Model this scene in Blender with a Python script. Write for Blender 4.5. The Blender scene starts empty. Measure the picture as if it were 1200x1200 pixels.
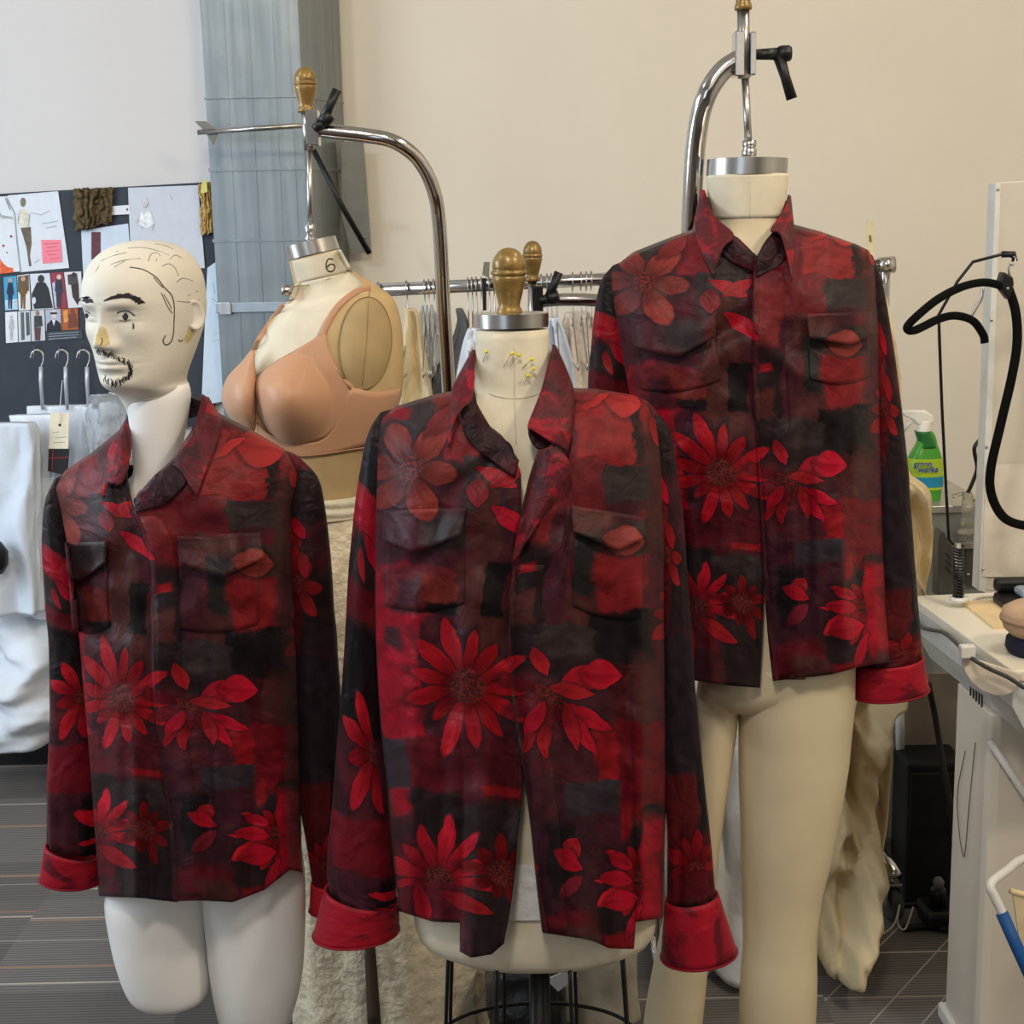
import bpy, bmesh, math, random
import numpy as np
from mathutils import Vector, Matrix, noise
from mathutils.bvhtree import BVHTree
random.seed(7)
S = bpy.context.scene
COL = S.collection
PI = math.pi
# ------------------------------------------------------------------ camera
F = 1700.0
CAM_H = 1.75
CAMROT = Matrix.Rotation(math.radians(90 - 10.7), 3, 'X') @ Matrix.Rotation(math.radians(-1.2), 3, 'Z')
CAMLOC = Vector((0, 0, CAM_H))
cam = bpy.data.cameras.new('camera'); cam.sensor_width = 36; cam.lens = 36 * F / 1200
camo = bpy.data.objects.new('camera', cam); COL.objects.link(camo)
camo.matrix_world = Matrix.Translation(CAMLOC) @ CAMROT.to_4x4()
cam.clip_start = .05; cam.clip_end = 60
S.camera = camo
CAMINV = CAMROT.transposed()

def ray(px, py):
    return CAMROT @ Vector(((px - 600) / F, -(py - 600) / F, -1))
def P(px, py, Y):
    """point seen at (px,py) of the reference view at distance Y into the room"""
    d = ray(px, py)
    return CAMLOC + d * (Y / d.y)
def PZ(px, py, z):
    d = ray(px, py)
    return CAMLOC + d * ((z - CAM_H) / d.z)
def PX(px, py, x):
    d = ray(px, py)
    return CAMLOC + d * (x / d.x)
def proj(p):
    q = CAMINV @ (Vector(p) - CAMLOC)
    return 600 + F * q.x / -q.z, 600 - F * q.y / -q.z

def interp(tab, x):
    """piecewise linear through [(x, v)]"""
    if x <= tab[0][0]: return tab[0][1]
    for (a, va), (b, vb) in zip(tab, tab[1:]):
        if x <= b:
            return va + (vb - va) * (x - a) / (b - a) if b > a else vb
    return tab[-1][1]
def smooth(tab, x):
    """cubic (Catmull-Rom / Hermite) through [(x, v)]"""
    n = len(tab)
    if x <= tab[0][0]: return tab[0][1]
    if x >= tab[-1][0]: return tab[-1][1]
    for i in range(n - 1):
        a, b = tab[i][0], tab[i + 1][0]
        if x <= b:
            h = b - a; t = (x - a) / h
            va, vb = tab[i][1], tab[i + 1][1]
            def sl(j):
                if j == 0: return (tab[1][1] - tab[0][1]) / (tab[1][0] - tab[0][0])
                if j == n - 1: return (tab[-1][1] - tab[-2][1]) / (tab[-1][0] - tab[-2][0])
                return (tab[j + 1][1] - tab[j - 1][1]) / (tab[j + 1][0] - tab[j - 1][0])
            m0, m1 = sl(i) * h, sl(i + 1) * h
            return (va * (2*t**3 - 3*t*t + 1) + m0 * (t**3 - 2*t*t + t) + vb * (-2*t**3 + 3*t*t) + m1 * (t**3 - t*t))
def spline(pts, n, closed=False):
    """Catmull-Rom through 3D points"""
    pts = [Vector(p) for p in pts]
    m = len(pts)
    if m == 2 and not closed:
        return [pts[0].lerp(pts[1], i / n) for i in range(n + 1)]
    out = []
    segs = m if closed else m - 1
    for k in range(n if closed else n + 1):
        t = k / n * segs
        i = min(int(t), segs - 1); f = t - i
        if closed:
            p0, p1, p2, p3 = pts[(i-1) % m], pts[i % m], pts[(i+1) % m], pts[(i+2) % m]
        else:
            p1, p2 = pts[i], pts[i+1]
            p0 = pts[i-1] if i > 0 else p1 * 2 - p2
            p3 = pts[i+2] if i + 2 < m else p2 * 2 - p1
        out.append(.5 * ((2*p1) + (p2-p0)*f + (2*p0-5*p1+4*p2-p3)*f*f + (-p0+3*p1-3*p2+p3)*f**3))
    return out
def fb(x, y, z=0., s=1., o=3):
    return noise.fractal(Vector((x*s, y*s, z*s)), 1.0, 2.0, o)

# ------------------------------------------------------------------ objects
ORIG = {}
def world_of(o): return ORIG.get(o.name, Vector((0, 0, 0)))
def thing(name, label, cat, loc, group=None):
    o = bpy.data.objects.new(name, None); COL.objects.link(o)
    o.location = loc; o.empty_display_size = .05
    ORIG[o.name] = Vector(loc)
    o['label'] = label; o['category'] = cat
    if group: o['group'] = group
    return o
def tag(o, label, cat, group=None):
    o['label'] = label; o['category'] = cat
    if group: o['group'] = group
    return o
def structure(o): o['kind'] = 'structure'; return o

class MB:
    """collects verts/faces with material indices; build() links ONE mesh object"""
    def __init__(s): s.v = []; s.f = []; s.mi = []; s.uv = None
    def add(s, v, f, mi=0):
        b = len(s.v)
        s.v += [Vector(p) for p in v]
        s.f += [tuple(b + i for i in q) for q in f]; s.mi += [mi] * len(f)
        return s
    def build(s, name, mats, parent=None, smooth=True, uv=None, bevel=0, subsurf=0, solid=0, solid_off=0, angle=None, label=None, orig=None):
        if not isinstance(mats, (list, tuple)): mats = [mats]
        if parent is not None: o0 = world_of(parent)
        elif orig is not None: o0 = Vector(orig)
        else:
            xs = [p.x for p in s.v]; ys = [p.y for p in s.v]; zs = [p.z for p in s.v]
            o0 = Vector(((min(xs)+max(xs))/2, (min(ys)+max(ys))/2, min(zs)))
        me = bpy.data.meshes.new(name)
        me.from_pydata([p - o0 for p in s.v], [], s.f)
        for m in mats: me.materials.append(m)
        for i, p in enumerate(me.polygons):
            p.material_index = s.mi[i]; p.use_smooth = smooth
        if uv is not None:
            L = me.uv_layers.new(name='UVMap')
            for lp in me.loops: L.data[lp.index].uv = uv[lp.vertex_index]
        me.validate(); me.update()
        bm = bmesh.new(); bm.from_mesh(me)
        bmesh.ops.recalc_face_normals(bm, faces=bm.faces); bm.to_mesh(me); bm.free()
        o = bpy.data.objects.new(name, me); COL.objects.link(o)
        if parent is not None:
            o.parent = parent
            ORIG[o.name] = o0
        else:
            o.location = o0; ORIG[o.name] = o0
        if bevel:
            m = o.modifiers.new('bevel', 'BEVEL'); m.width = bevel; m.segments = 2; m.limit_method = 'ANGLE'; m.angle_limit = math.radians(40)
        if solid:
            m = o.modifiers.new('solid', 'SOLIDIFY'); m.thickness = solid; m.offset = solid_off
        if subsurf:
            m = o.modifiers.new('sub', 'SUBSURF'); m.levels = subsurf; m.render_levels = subsurf
        if angle is not None and smooth:
            me.set_sharp_from_angle(angle=math.radians(angle))
        if label: o['label'] = label
        return o

def grid_faces(nr, nc, wrap=False):
    f = []
    for i in range(nr - 1):
        for j in range(nc if wrap else nc - 1):
            j2 = (j + 1) % nc
            f.append((i*nc + j, i*nc + j2, (i+1)*nc + j2, (i+1)*nc + j))
    return f
def m_loft(rings, cap0=True, cap1=True, mb=None, mi=0, wrap=True):
    mb = mb or MB()
    nr, nc = len(rings), len(rings[0])
    v = [p for r in rings for p in r]; f = grid_faces(nr, nc, wrap)
    if cap0: f.append(tuple(range(nc)))
    if cap1: f.append(tuple((nr-1)*nc + j for j in range(nc)))
    return mb.add(v, f, mi)
def m_tube(pts, r, n=10, mb=None, mi=0, res=None, closed=False, caps=True):
    mb = mb or MB()
    if res: 
        k = len(pts)
        rr = r
        if isinstance(r, (list, tuple)):
            rr = [interp([(i/(k-1), r[i]) for i in range(k)], j/res) for j in range(res+1)]
        pts = spline(pts, res, closed); r = rr
    pts = [Vector(p) for p in pts]
    m = len(pts)
    T = []
    for i in range(m):
        if closed: t = pts[(i+1) % m] - pts[i-1]
        else: t = pts[min(i+1, m-1)] - pts[max(i-1, 0)]
        T.append(t.normalized() if t.length > 1e-9 else Vector((0, 0, 1)))
    a = Vector((0, 0, 1)) if abs(T[0].z) < .9 else Vector((1, 0, 0))
    u = (a - T[0] * a.dot(T[0])).normalized()
    rings = []
    for i in range(m):
        u = (u - T[i] * u.dot(T[i]))
        u = u.normalized() if u.length > 1e-9 else Vector((1, 0, 0))
        w = T[i].cross(u)
        rad = r[i] if isinstance(r, (list, tuple)) else r
        rings.append([pts[i] + (u * math.cos(2*PI*k/n) + w * math.sin(2*PI*k/n)) * rad for k in range(n)])
    if closed:
        rings.append(rings[0])
        return m_loft(rings, False, False, mb, mi)
    return m_loft(rings, caps, caps, mb, mi)
def m_lathe(prof, base, n=32, axis=(0, 0, 1), mb=None, mi=0):
    """prof [(r, h)] around axis from base"""
    ax = Vector(axis).normalized()
    a = Vector((1, 0, 0)) if abs(ax.x) < .9 else Vector((0, 1, 0))
    u = (a - ax * a.dot(ax)).normalized(); w = ax.cross(u)
    base = Vector(base)
    rings = [[base + ax*h + (u*math.cos(2*PI*k/n) + w*math.sin(2*PI*k/n)) * max(r, 1e-5) for k in range(n)] for r, h in prof]
    return m_loft(rings, True, True, mb, mi)
def m_box(lo, hi, mb=None, mi=0, rot=None, piv=None):
    mb = mb or MB()
    (x0, y0, z0), (x1, y1, z1) = lo, hi
    v = [Vector(p) for p in ((x0,y0,z0),(x1,y0,z0),(x1,y1,z0),(x0,y1,z0),(x0,y0,z1),(x1,y0,z1),(x1,y1,z1),(x0,y1,z1))]
    if rot is not None:
        c = Vector(piv) if piv is not None else (v[0] + v[6]) / 2
        v = [c + rot @ (p - c) for p in v]
    return mb.add(v, [(0,3,2,1),(4,5,6,7),(0,1,5,4),(1,2,6,5),(2,3,7,6),(3,0,4,7)], mi)
def m_prism(poly, d, mb=None, mi=0):
    """polygon of 3D points pushed along d"""
    mb = mb or MB()
    n = len(poly); d = Vector(d)
    v = [Vector(p) for p in poly] + [Vector(p) + d for p in poly]
    f = [tuple(range(n)), tuple(range(2*n-1, n-1, -1))] + [(i, (i+1) % n, n + (i+1) % n, n + i) for i in range(n)]
    return mb.add(v, f, mi)
def pix_prism(pix, Y, depth, mb=None, mi=0):
    return m_prism([P(x, y, Y) for x, y in pix], (0, depth, 0), mb, mi)
def ribbon_pts(A, B, na, nb, bulge=0.):
    """ruled sheet between two splines; bulge pushes its middle towards -Y"""
    a = spline(A, na); b = spline(B, na); g = []
    for i in range(na + 1):
        for j in range(nb + 1):
            t = j / nb
            p = a[i].lerp(b[i], t)
            p = p + Vector((0, -bulge * 4 * t * (1 - t), 0))
            g.append(p)
    return g, grid_faces(na + 1, nb + 1)
def ring(c, a, b, n, zc=None, ph=0., pw=2.0):
    """horizontal superellipse"""
    out = []
    for k in range(n):
        t = 2*PI*k/n + ph
        cx, sy = math.cos(t), math.sin(t)
        x = a * math.copysign(abs(cx) ** (2/pw), cx); y = b * math.copysign(abs(sy) ** (2/pw), sy)
        out.append(Vector((c[0] + x, c[1] + y, c[2])))
    return out
def pix_rows(rows, D, depth, n=40, steps=30, pw=2.0, fold=None, yoff=None):
    """rings of a body whose outline runs (y, xl, xr) in the reference view at distance D.
    depth: half depth as a function/table of y (metres) or ratio"""
    tl = [(y, l) for y, l, r in rows]; tr = [(y, r) for y, l, r in rows]
    y0, y1 = rows[0][0], rows[-1][0]
    rings = []
    for i in range(steps + 1):
        y = y0 + (y1 - y0) * i / steps
        l, r = smooth(tl, y), smooth(tr, y)
        dy = smooth(yoff, y) if yoff else 0
        a = P(l, y, D + dy); b = P(r, y, D + dy); c = (a + b) / 2
        hw = (b.x - a.x) / 2
        hd = smooth(depth, y) if isinstance(depth, list) else depth * hw
        rg = ring(c, hw, hd, n, pw=pw)
        if fold:
            rg = [fold(p, k / n, (y - y0) / (y1 - y0), c) for k, p in enumerate(rg)]
        rings.append(rg)
    return rings

# ------------------------------------------------------------------ materials
def srgb(c):
    return tuple((x/255/12.92 if x/255 <= .04045 else ((x/255 + .055)/1.055) ** 2.4) for x in c) + (1,)
class NT:
    def __init__(s, tree): s.t = tree
    def n(s, typ, **kw):
        x = s.t.nodes.new(typ)
        for k, v in kw.items(): setattr(x, k, v)
        return x
    def l(s, a, b): s.t.links.new(a, b)
    def math(s, op, a, b=None, c=None, clamp=False):
        x = s.n('ShaderNodeMath', operation=op, use_clamp=clamp)
        for i, q in enumerate((a, b, c)):
            if q is None: continue
            if isinstance(q, (int, float)): x.inputs[i].default_value = q
            else: s.l(q, x.inputs[i])
        return x.outputs[0]
    def mix(s, f, a, b, bt='MIX'):
        x = s.n('ShaderNodeMix', data_type='RGBA', blend_type=bt)
        for i, q in ((0, f), (6, a), (7, b)):
            if isinstance(q, (int, float)): x.inputs[i].default_value = q
            elif isinstance(q, tuple): x.inputs[i].default_value = q
            else: s.l(q, x.inputs[i])
        return x.outputs[2]
    def noise(s, vec, scale, detail=3, rough=.55, dist=0.):
        x = s.n('ShaderNodeTexNoise'); x.inputs['Scale'].default_value = scale
        x.inputs['Detail'].default_value = detail; x.inputs['Roughness'].default_value = rough
        x.inputs['Distortion'].default_value = dist
        if vec is not None: s.l(vec, x.inputs['Vector'])
        return x
    def ramp(s, f, pts):
        x = s.n('ShaderNodeValToRGB'); e = x.color_ramp.elements
        while len(e) < len(pts): e.new(.5)
        for i, (p, c) in enumerate(pts): e[i].position = p; e[i].color = c
        s.l(f, x.inputs[0]); return x.outputs[0]
    def step(s, f, a, b):
        x = s.n('ShaderNodeMapRange', interpolation_type='SMOOTHSTEP')
        x.inputs[1].default_value = a; x.inputs[2].default_value = b
        s.l(f, x.inputs[0]); return x.outputs[0]
MATS = {}
def mat(name, col, rough=.6, metal=0., var=.06, vscale=14, bump=0., bscale=60, spec=.5, trans=0., alpha=1., emit=None, estr=0., sheen=0., coat=0., ior=1.45, aniso=None, stretch=None, sss=0.):
    if name in MATS: return MATS[name]
    m = bpy.data.materials.new(name); m.use_nodes = True
    t = NT(m.node_tree); bs = m.node_tree.nodes['Principled BSDF']
    c = srgb(col)
    tc = t.n('ShaderNodeTexCoord'); vec = tc.outputs['Object']
    if stretch:
        mp = t.n('ShaderNodeMapping'); mp.inputs['Scale'].default_value = stretch; t.l(vec, mp.inputs[0]); vec = mp.outputs[0]
    nz = t.noise(vec, vscale, 4)
    lo = tuple(max(0, x * (1 - var * 2)) for x in c[:3]) + (1,); hi = tuple(min(1, x * (1 + var * 2)) for x in c[:3]) + (1,)
    colo = t.ramp(nz.outputs[0], [(.3, lo), (.7, hi)])
    t.l(colo, bs.inputs['Base Color'])
    bs.inputs['Roughness'].default_value = rough; bs.inputs['Metallic'].default_value = metal
    bs.inputs['Specular IOR Level'].default_value = spec
    bs.inputs['Transmission Weight'].default_value = trans; bs.inputs['Alpha'].default_value = alpha
    bs.inputs['IOR'].default_value = ior
    bs.inputs['Sheen Weight'].default_value = sheen; bs.inputs['Coat Weight'].default_value = coat
    if sss:
        bs.inputs['Subsurface Weight'].default_value = sss; bs.inputs['Subsurface Radius'].default_value = (.01, .006, .004)
    if bump:
        nb = t.noise(vec, bscale, 4); b = t.n('ShaderNodeBump'); b.inputs['Strength'].default_value = bump; b.inputs['Distance'].default_value = .01
        t.l(nb.outputs[0], b.inputs['Height']); t.l(b.outputs[0], bs.inputs['Normal'])
    if emit:
        bs.inputs['Emission Color'].default_value = srgb(emit); bs.inputs['Emission Strength'].default_value = estr
    MATS[name] = m
    return m
CHROME = mat('chrome', (205, 203, 200), .12, 1., .03)
STEEL = mat('brushed_steel', (185, 183, 180), .28, 1., .06, 60, stretch=(1, 1, .05))
WIRE = mat('zinc_wire', (170, 168, 165), .3, 1., .04)
BLACK = mat('black_plastic', (18, 18, 19), .42)
BLACKMETAL = mat('black_painted_metal', (20, 19, 19), .35, .2)
GOLD = mat('gold_painted_wood', (140, 112, 58), .38, .35, .14, 40, bump=.15, bscale=40, coat=.3)
LINEN = mat('form_linen', (222, 212, 188), .85, 0, .05, 18, bump=.12, bscale=900)
LINEN_TAN = mat('form_linen_tan', (198, 170, 122), .85, 0, .05, 12, bump=.15, bscale=700)
WHITEFORM = mat('white_fibreglass', (240, 238, 234), .5, 0, .02, 6)
CREAMFORM = mat('cream_fibreglass', (222, 206, 172), .45, 0, .04, 5)
# ------------------------------------------------------------------ the printed shirt cloth
def chain(t, i, o, colr):
    # hands the coordinate on together with the colour so the layers evaluate one after another
    x = t.n('ShaderNodeVectorMath', operation='MULTIPLY_ADD'); t.l(colr, x.inputs[0]); x.inputs[1].default_value = (1e-6, 1e-6, 1e-6); t.l(i.outputs['Vec'], x.inputs[2])
    t.l(colr, o.inputs[0]); t.l(x.outputs[0], o.inputs[1])
def grp_patch():
    g = bpy.data.node_groups.new('print_patch', 'ShaderNodeTree')
    I = g.interface
    for nm, ty in (('Vec', 'NodeSocketVector'), ('C', 'NodeSocketVector'), ('H', 'NodeSocketVector'), ('Soft', 'NodeSocketFloat'), ('Base', 'NodeSocketColor'), ('Col', 'NodeSocketColor'), ('Tone', 'NodeSocketFloat')):
        I.new_socket(nm, in_out='INPUT', socket_type=ty)
    I.new_socket('Color', in_out='OUTPUT', socket_type='NodeSocketColor'); I.new_socket('Vec', in_out='OUTPUT', socket_type='NodeSocketVector')
    t = NT(g); i = t.n('NodeGroupInput'); o = t.n('NodeGroupOutput')
    def vm(op, a, b=None):
        x = t.n('ShaderNodeVectorMath', operation=op); t.l(a, x.inputs[0])
        if b is not None: t.l(b, x.inputs[1])
        return x.outputs[0]
    d = vm('DIVIDE', vm('ABSOLUTE', vm('SUBTRACT', i.outputs['Vec'], i.outputs['C'])), i.outputs['H'])
    sp = t.n('ShaderNodeSeparateXYZ'); t.l(d, sp.inputs[0])
    mx = t.math('MAXIMUM', sp.outputs[0], sp.outputs[1])
    mr = t.n('ShaderNodeMapRange', interpolation_type='SMOOTHSTEP')
    t.l(mx, mr.inputs[0]); t.l(t.math('ADD', 1., i.outputs['Soft']), mr.inputs[1]); t.l(t.math('SUBTRACT', 1., i.outputs['Soft']), mr.inputs[2])
    tm = t.n('ShaderNodeMix', data_type='RGBA', blend_type='MULTIPLY'); tm.inputs[0].default_value = 1.
    t.l(i.outputs['Col'], tm.inputs[6])
    cc = t.n('ShaderNodeCombineColor'); 
    for k in range(3): t.l(i.outputs['Tone'], cc.inputs[k])
    t.l(cc.outputs[0], tm.inputs[7])
    chain(t, i, o, t.mix(mr.outputs[0], i.outputs['Base'], tm.outputs[2]))
    return g
def grp_petal():
    """lens shaped petal: centre C, L half length, W half width, A angle"""
    g = bpy.data.node_groups.new('print_petal', 'ShaderNodeTree')
    I = g.interface
    for nm, ty in (('Vec', 'NodeSocketVector'), ('C', 'NodeSocketVector'), ('L', 'NodeSocketFloat'), ('W', 'NodeSocketFloat'), ('A', 'NodeSocketFloat'), ('Base', 'NodeSocketColor'), ('Col', 'NodeSocketColor'), ('Tone', 'NodeSocketFloat')):
        I.new_socket(nm, in_out='INPUT', socket_type=ty)
    I.new_socket('Color', in_out='OUTPUT', socket_type='NodeSocketColor'); I.new_socket('Vec', in_out='OUTPUT', socket_type='NodeSocketVector')
    t = NT(g); i = t.n('NodeGroupInput'); o = t.n('NodeGroupOutput')
    s = t.n('ShaderNodeVectorMath', operation='SUBTRACT'); t.l(i.outputs['Vec'], s.inputs[0]); t.l(i.outputs['C'], s.inputs[1])
    r = t.n('ShaderNodeVectorRotate', rotation_type='Z_AXIS'); t.l(s.outputs[0], r.inputs['Vector'])
    t.l(t.math('MULTIPLY', i.outputs['A'], -1.), r.inputs['Angle'])
    sp = t.n('ShaderNodeSeparateXYZ'); t.l(r.outputs[0], sp.inputs[0])
    x = t.math('DIVIDE', sp.outputs[0], i.outputs['L']); y = t.math('DIVIDE', t.math('ABSOLUTE', sp.outputs[1]), i.outputs['W'])
    q = t.math('ADD', t.math('MULTIPLY', x, x), y)
    m = t.step(q, 1.06, .94); halo = t.step(q, 1.5, 1.0)
    base = t.mix(t.math('MULTIPLY', halo, .6), i.outputs['Base'], (.012, .006, .008, 1))
    # vein + tone along the petal
    v = t.math('MULTIPLY_ADD', x, .3, .8); v = t.math('MULTIPLY', v, t.math('MULTIPLY_ADD', t.step(y, .0, .18), .25, .75))
    v = t.math('MULTIPLY', v, i.outputs['Tone'])
    cc = t.n('ShaderNodeCombineColor')
    for k in range(3): t.l(v, cc.inputs[k])
    chain(t, i, o, t.mix(m, base, t.mix(1., i.outputs['Col'], cc.outputs[0], 'MULTIPLY')))
    return g
def grp_flower():
    g = bpy.data.node_groups.new('print_flower', 'ShaderNodeTree')
    I = g.interface
    for nm, ty in (('Vec', 'NodeSocketVector'), ('C', 'NodeSocketVector'), ('R', 'NodeSocketFloat'), ('N', 'NodeSocketFloat'), ('Rot', 'NodeSocketFloat'), ('Eye', 'NodeSocketFloat'), ('A0', 'NodeSocketFloat'), ('AW', 'NodeSocketFloat'), ('Base', 'NodeSocketColor'), ('Col', 'NodeSocketColor'), ('Tone', 'NodeSocketFloat')):
        I.new_socket(nm, in_out='INPUT', socket_type=ty)
    I.new_socket('Color', in_out='OUTPUT', socket_type='NodeSocketColor'); I.new_socket('Vec', in_out='OUTPUT', socket_type='NodeSocketVector')
    t = NT(g); i = t.n('NodeGroupInput'); o = t.n('NodeGroupOutput')
    s = t.n('ShaderNodeVectorMath', operation='SUBTRACT'); t.l(i.outputs['Vec'], s.inputs[0]); t.l(i.outputs['C'], s.inputs[1])
    sp = t.n('ShaderNodeSeparateXYZ'); t.l(s.outputs[0], sp.inputs[0])
    ln = t.n('ShaderNodeVectorMath', operation='LENGTH'); t.l(s.outputs[0], ln.inputs[0])
    r = t.math('DIVIDE', ln.outputs['Value'], i.outputs['R'])
    a = t.math('ARCTAN2', sp.outputs[1], sp.outputs[0])
    ap = t.math('DIVIDE', t.math('MULTIPLY', t.math('ADD', a, i.outputs['Rot']), i.outputs['N']), 2*PI)
    fr = t.math('FRACT', t.math('ADD', ap, 50.)); idx = t.math('FLOOR', t.math('ADD', ap, 50.))
    wn = t.n('ShaderNodeTexWhiteNoise', noise_dimensions='2D'); cx = t.n('ShaderNodeCombineXYZ'); t.l(idx, cx.inputs[0]); t.l(i.outputs['R'], cx.inputs[1]); t.l(cx.outputs[0], wn.inputs['Vector'])
    k = t.math('ABSOLUTE', t.math('SUBTRACT', fr, .5))          # 0 mid petal .5 gap
    k2 = t.math('MULTIPLY', k, 2.)
    edge = t.math('POWER', t.math('SUBTRACT', 1.0, t.math('POWER', k2, 1.5), clamp=True), .85)
    plen = t.math('MULTIPLY_ADD', wn.outputs['Value'], .42, .68)
    R = t.math('MULTIPLY_ADD', edge, t.math('SUBTRACT', plen, .4), .4)
    q = t.math('DIVIDE', r, R)
    # angular window
    da = t.math('ABSOLUTE', t.math('WRAP', t.math('SUBTRACT', a, i.outputs['A0']), PI, -PI))
    win = t.math('LESS_THAN', da, i.outputs['AW'])
    m = t.math('MULTIPLY', t.step(q, 1.04, .96), win); halo = t.math('MULTIPLY', t.step(q, 1.35, 1.0), win)
    base = t.mix(t.math('MULTIPLY', halo, .65), i.outputs['Base'], (.012, .006, .008, 1))
    # streaks along the petals and darker seams between them
    st = t.n('ShaderNodeCombineXYZ'); t.l(t.math('MULTIPLY', ap, 5.), st.inputs[0]); t.l(t.math('MULTIPLY', r, 1.2), st.inputs[1])
    nz = t.noise(st.outputs[0], 1.6, 2)
    v = t.math('MULTIPLY_ADD', nz.outputs[0], .95, .2)
    v = t.math('MULTIPLY', v, t.math('MULTIPLY_ADD', t.step(k2, 1., .72), .55, .45))
    v = t.math('MULTIPLY', v, t.math('MULTIPLY_ADD', t.step(r, .12, .75), .65, .38))
    v = t.math('MULTIPLY', v, t.math('MULTIPLY_ADD', wn.outputs['Value'], .5, .7))
    v = t.math('MULTIPLY', v, i.outputs['Tone'])
    cc = t.n('ShaderNodeCombineColor')
    for j in range(3): t.l(v, cc.inputs[j])
    pc = t.mix(1., i.outputs['Col'], cc.outputs[0], 'MULTIPLY')
    ez = t.noise(i.outputs['Vec'], 28, 2)
    eyec = t.mix(t.step(ez.outputs[0], .4, .65), srgb((52, 22, 22)), srgb((112, 34, 30)))
    pc = t.mix(t.step(t.math('DIVIDE', r, i.outputs['Eye']), 1.1, .85), pc, eyec)
    chain(t, i, o, t.mix(m, base, pc))
    return g
G_PATCH, G_PETAL, G_FLOWER = grp_patch(), grp_petal(), grp_flower()
BLK, DRK, GRY, PLM, MAR, RED, CRM, BRK, BRN, SLT = (26,19,22), (42,28,30), (58,47,48), (72,30,40), (98,20,32), (146,22,32), (164,14,38), (122,46,42), (80,40,38), (56,47,54)
# (x0,y0,x1,y1,colour,soft) in hundredths of the reference garment, y down from 440
PATCHES = [
 (440,430,545,470,BRN,.2),(445,470,560,520,GRY,.25),(505,455,545,490,BRK,.3),(520,480,560,545,(120,32,38),.25),(446,478,475,495,RED,.4),
 (540,535,575,600,GRY,.12),(560,500,612,560,DRK,.2),(556,565,585,660,BRN,.25),(440,598,546,650,PLM,.15),(500,604,546,640,GRY,.5),
 (440,648,545,668,PLM,.3),(440,660,478,732,CRM,.3),(452,662,545,714,(112,34,42),.12),(500,672,545,708,BRK,.5),(470,680,500,715,PLM,.5),(505,706,545,722,BLK,.4),
 (540,655,574,735,BRN,.12),(572,655,604,722,BLK,.1),(560,722,604,760,BRN,.3),
 (440,720,506,860,CRM,.08),(452,735,474,760,PLM,.5),(490,812,512,846,MAR,.5),(498,725,526,862,PLM,.15),(440,860,475,925,SLT,.08),(474,862,525,925,MAR,.15),
 (520,862,606,945,(84,22,32),.06),(560,925,606,938,RED,.4),(440,925,470,960,BRK,.3),(450,921,472,958,CRM,.35),(470,925,530,985,DRK,.2),(440,990,530,1080,MAR,.2),
 (522,944,606,1125,(46,34,36),.1),(575,945,606,980,GRY,.3),
 # other panel
 (612,430,680,470,BRN,.2),(612,470,680,600,MAR,.3),(680,430,780,450,BRN,.2),(680,455,775,545,(136,38,40),.08),(745,470,760,545,DRK,.3),(755,500,785,640,BRN,.3),
 (612,560,660,640,(118,34,38),.3),(665,540,712,598,(108,34,40),.1),(711,545,762,592,GRY,.06),(612,640,650,790,DRK,.2),(614,655,632,668,RED,.3),(612,690,640,732,BRN,.25),
 (648,600,672,740,PLM,.2),(666,596,715,640,BRN,.2),(712,612,760,645,(62,46,42),.2),(676,625,705,700,(40,38,38),.3),(700,645,762,715,(128,28,34),.2),(668,698,700,740,BRN,.3),
 (690,715,765,780,BLK,.1),(640,735,700,772,GRY,.15),(640,768,700,800,DRK,.3),(720,775,765,842,(70,14,22),.15),(738,770,765,842,BRN,.4),
 (660,860,722,905,PLM,.3),(700,850,722,930,RED,.35),(722,842,780,950,(110,16,28),.06),(612,908,660,960,PLM,.2),(655,912,722,958,SLT,.08),(720,945,785,965,DRK,.3),
 (612,958,690,1100,(60,28,38),.1),(628,962,662,1052,BLK,.15),(685,955,720,1075,PLM,.15),(722,945,750,985,RED,.35),(735,960,765,1040,DRK,.35),(752,958,785,1080,CRM,.15),
 (612,1070,740,1130,MAR,.3),(690,1040,735,1100,DRK,.3),(640,1085,690,1130,BRN,.3),(700,1092,745,1130,RED,.3),
 # cloth of the sleeves
 (372,430,440,560,DRK,.2),(372,560,440,640,BLK,.1),(372,642,440,700,CRM,.12),(372,690,440,740,DRK,.25),(372,740,440,770,MAR,.3),(372,775,440,860,BLK,.2),(372,920,440,985,(118,20,34),.1),(372,985,425,1060,PLM,.15),(422,990,442,1060,BLK,.15),
 (782,430,860,560,MAR,.3),(782,500,860,640,DRK,.2),(782,640,810,700,RED,.25),(782,700,860,780,MAR,.3),(805,700,860,800,DRK,.3),(782,800,860,915,(40,30,36),.12),(782,915,830,985,(90,26,26),.15),(835,900,860,980,BLK,.2),(782,985,860,1060,(90,14,24),.2),
]
FLOWERS = [ # x,y,r,petals,rot,eye,A0,AW,colour,tone
 (480,551,62,6,.4,.24,0,4,(130,50,44),1.05),
 (552,805,84,13,.2,.26,0,4,(178,20,36),1.0),
 (655,808,62,9,.5,.3,2.2,1.3,(120,22,34),.9),
 (492,1032,78,13,.1,.26,-1.5,1.75,(186,20,40),1.1),
 (568,1022,50,9,.5,.35,0,4,(130,18,24),.9),
 (752,1030,64,12,.2,.2,3.14,1.5,(190,22,38),1.1),
 (425,872,52,9,.3,.2,3.0,1.6,(180,20,38),1.05),
 (820,1022,50,9,.3,.2,-1.5,2.0,(150,16,30),1.0),
 (800,722,42,8,.3,.25,0,4,(150,28,34),.9),
]
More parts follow.
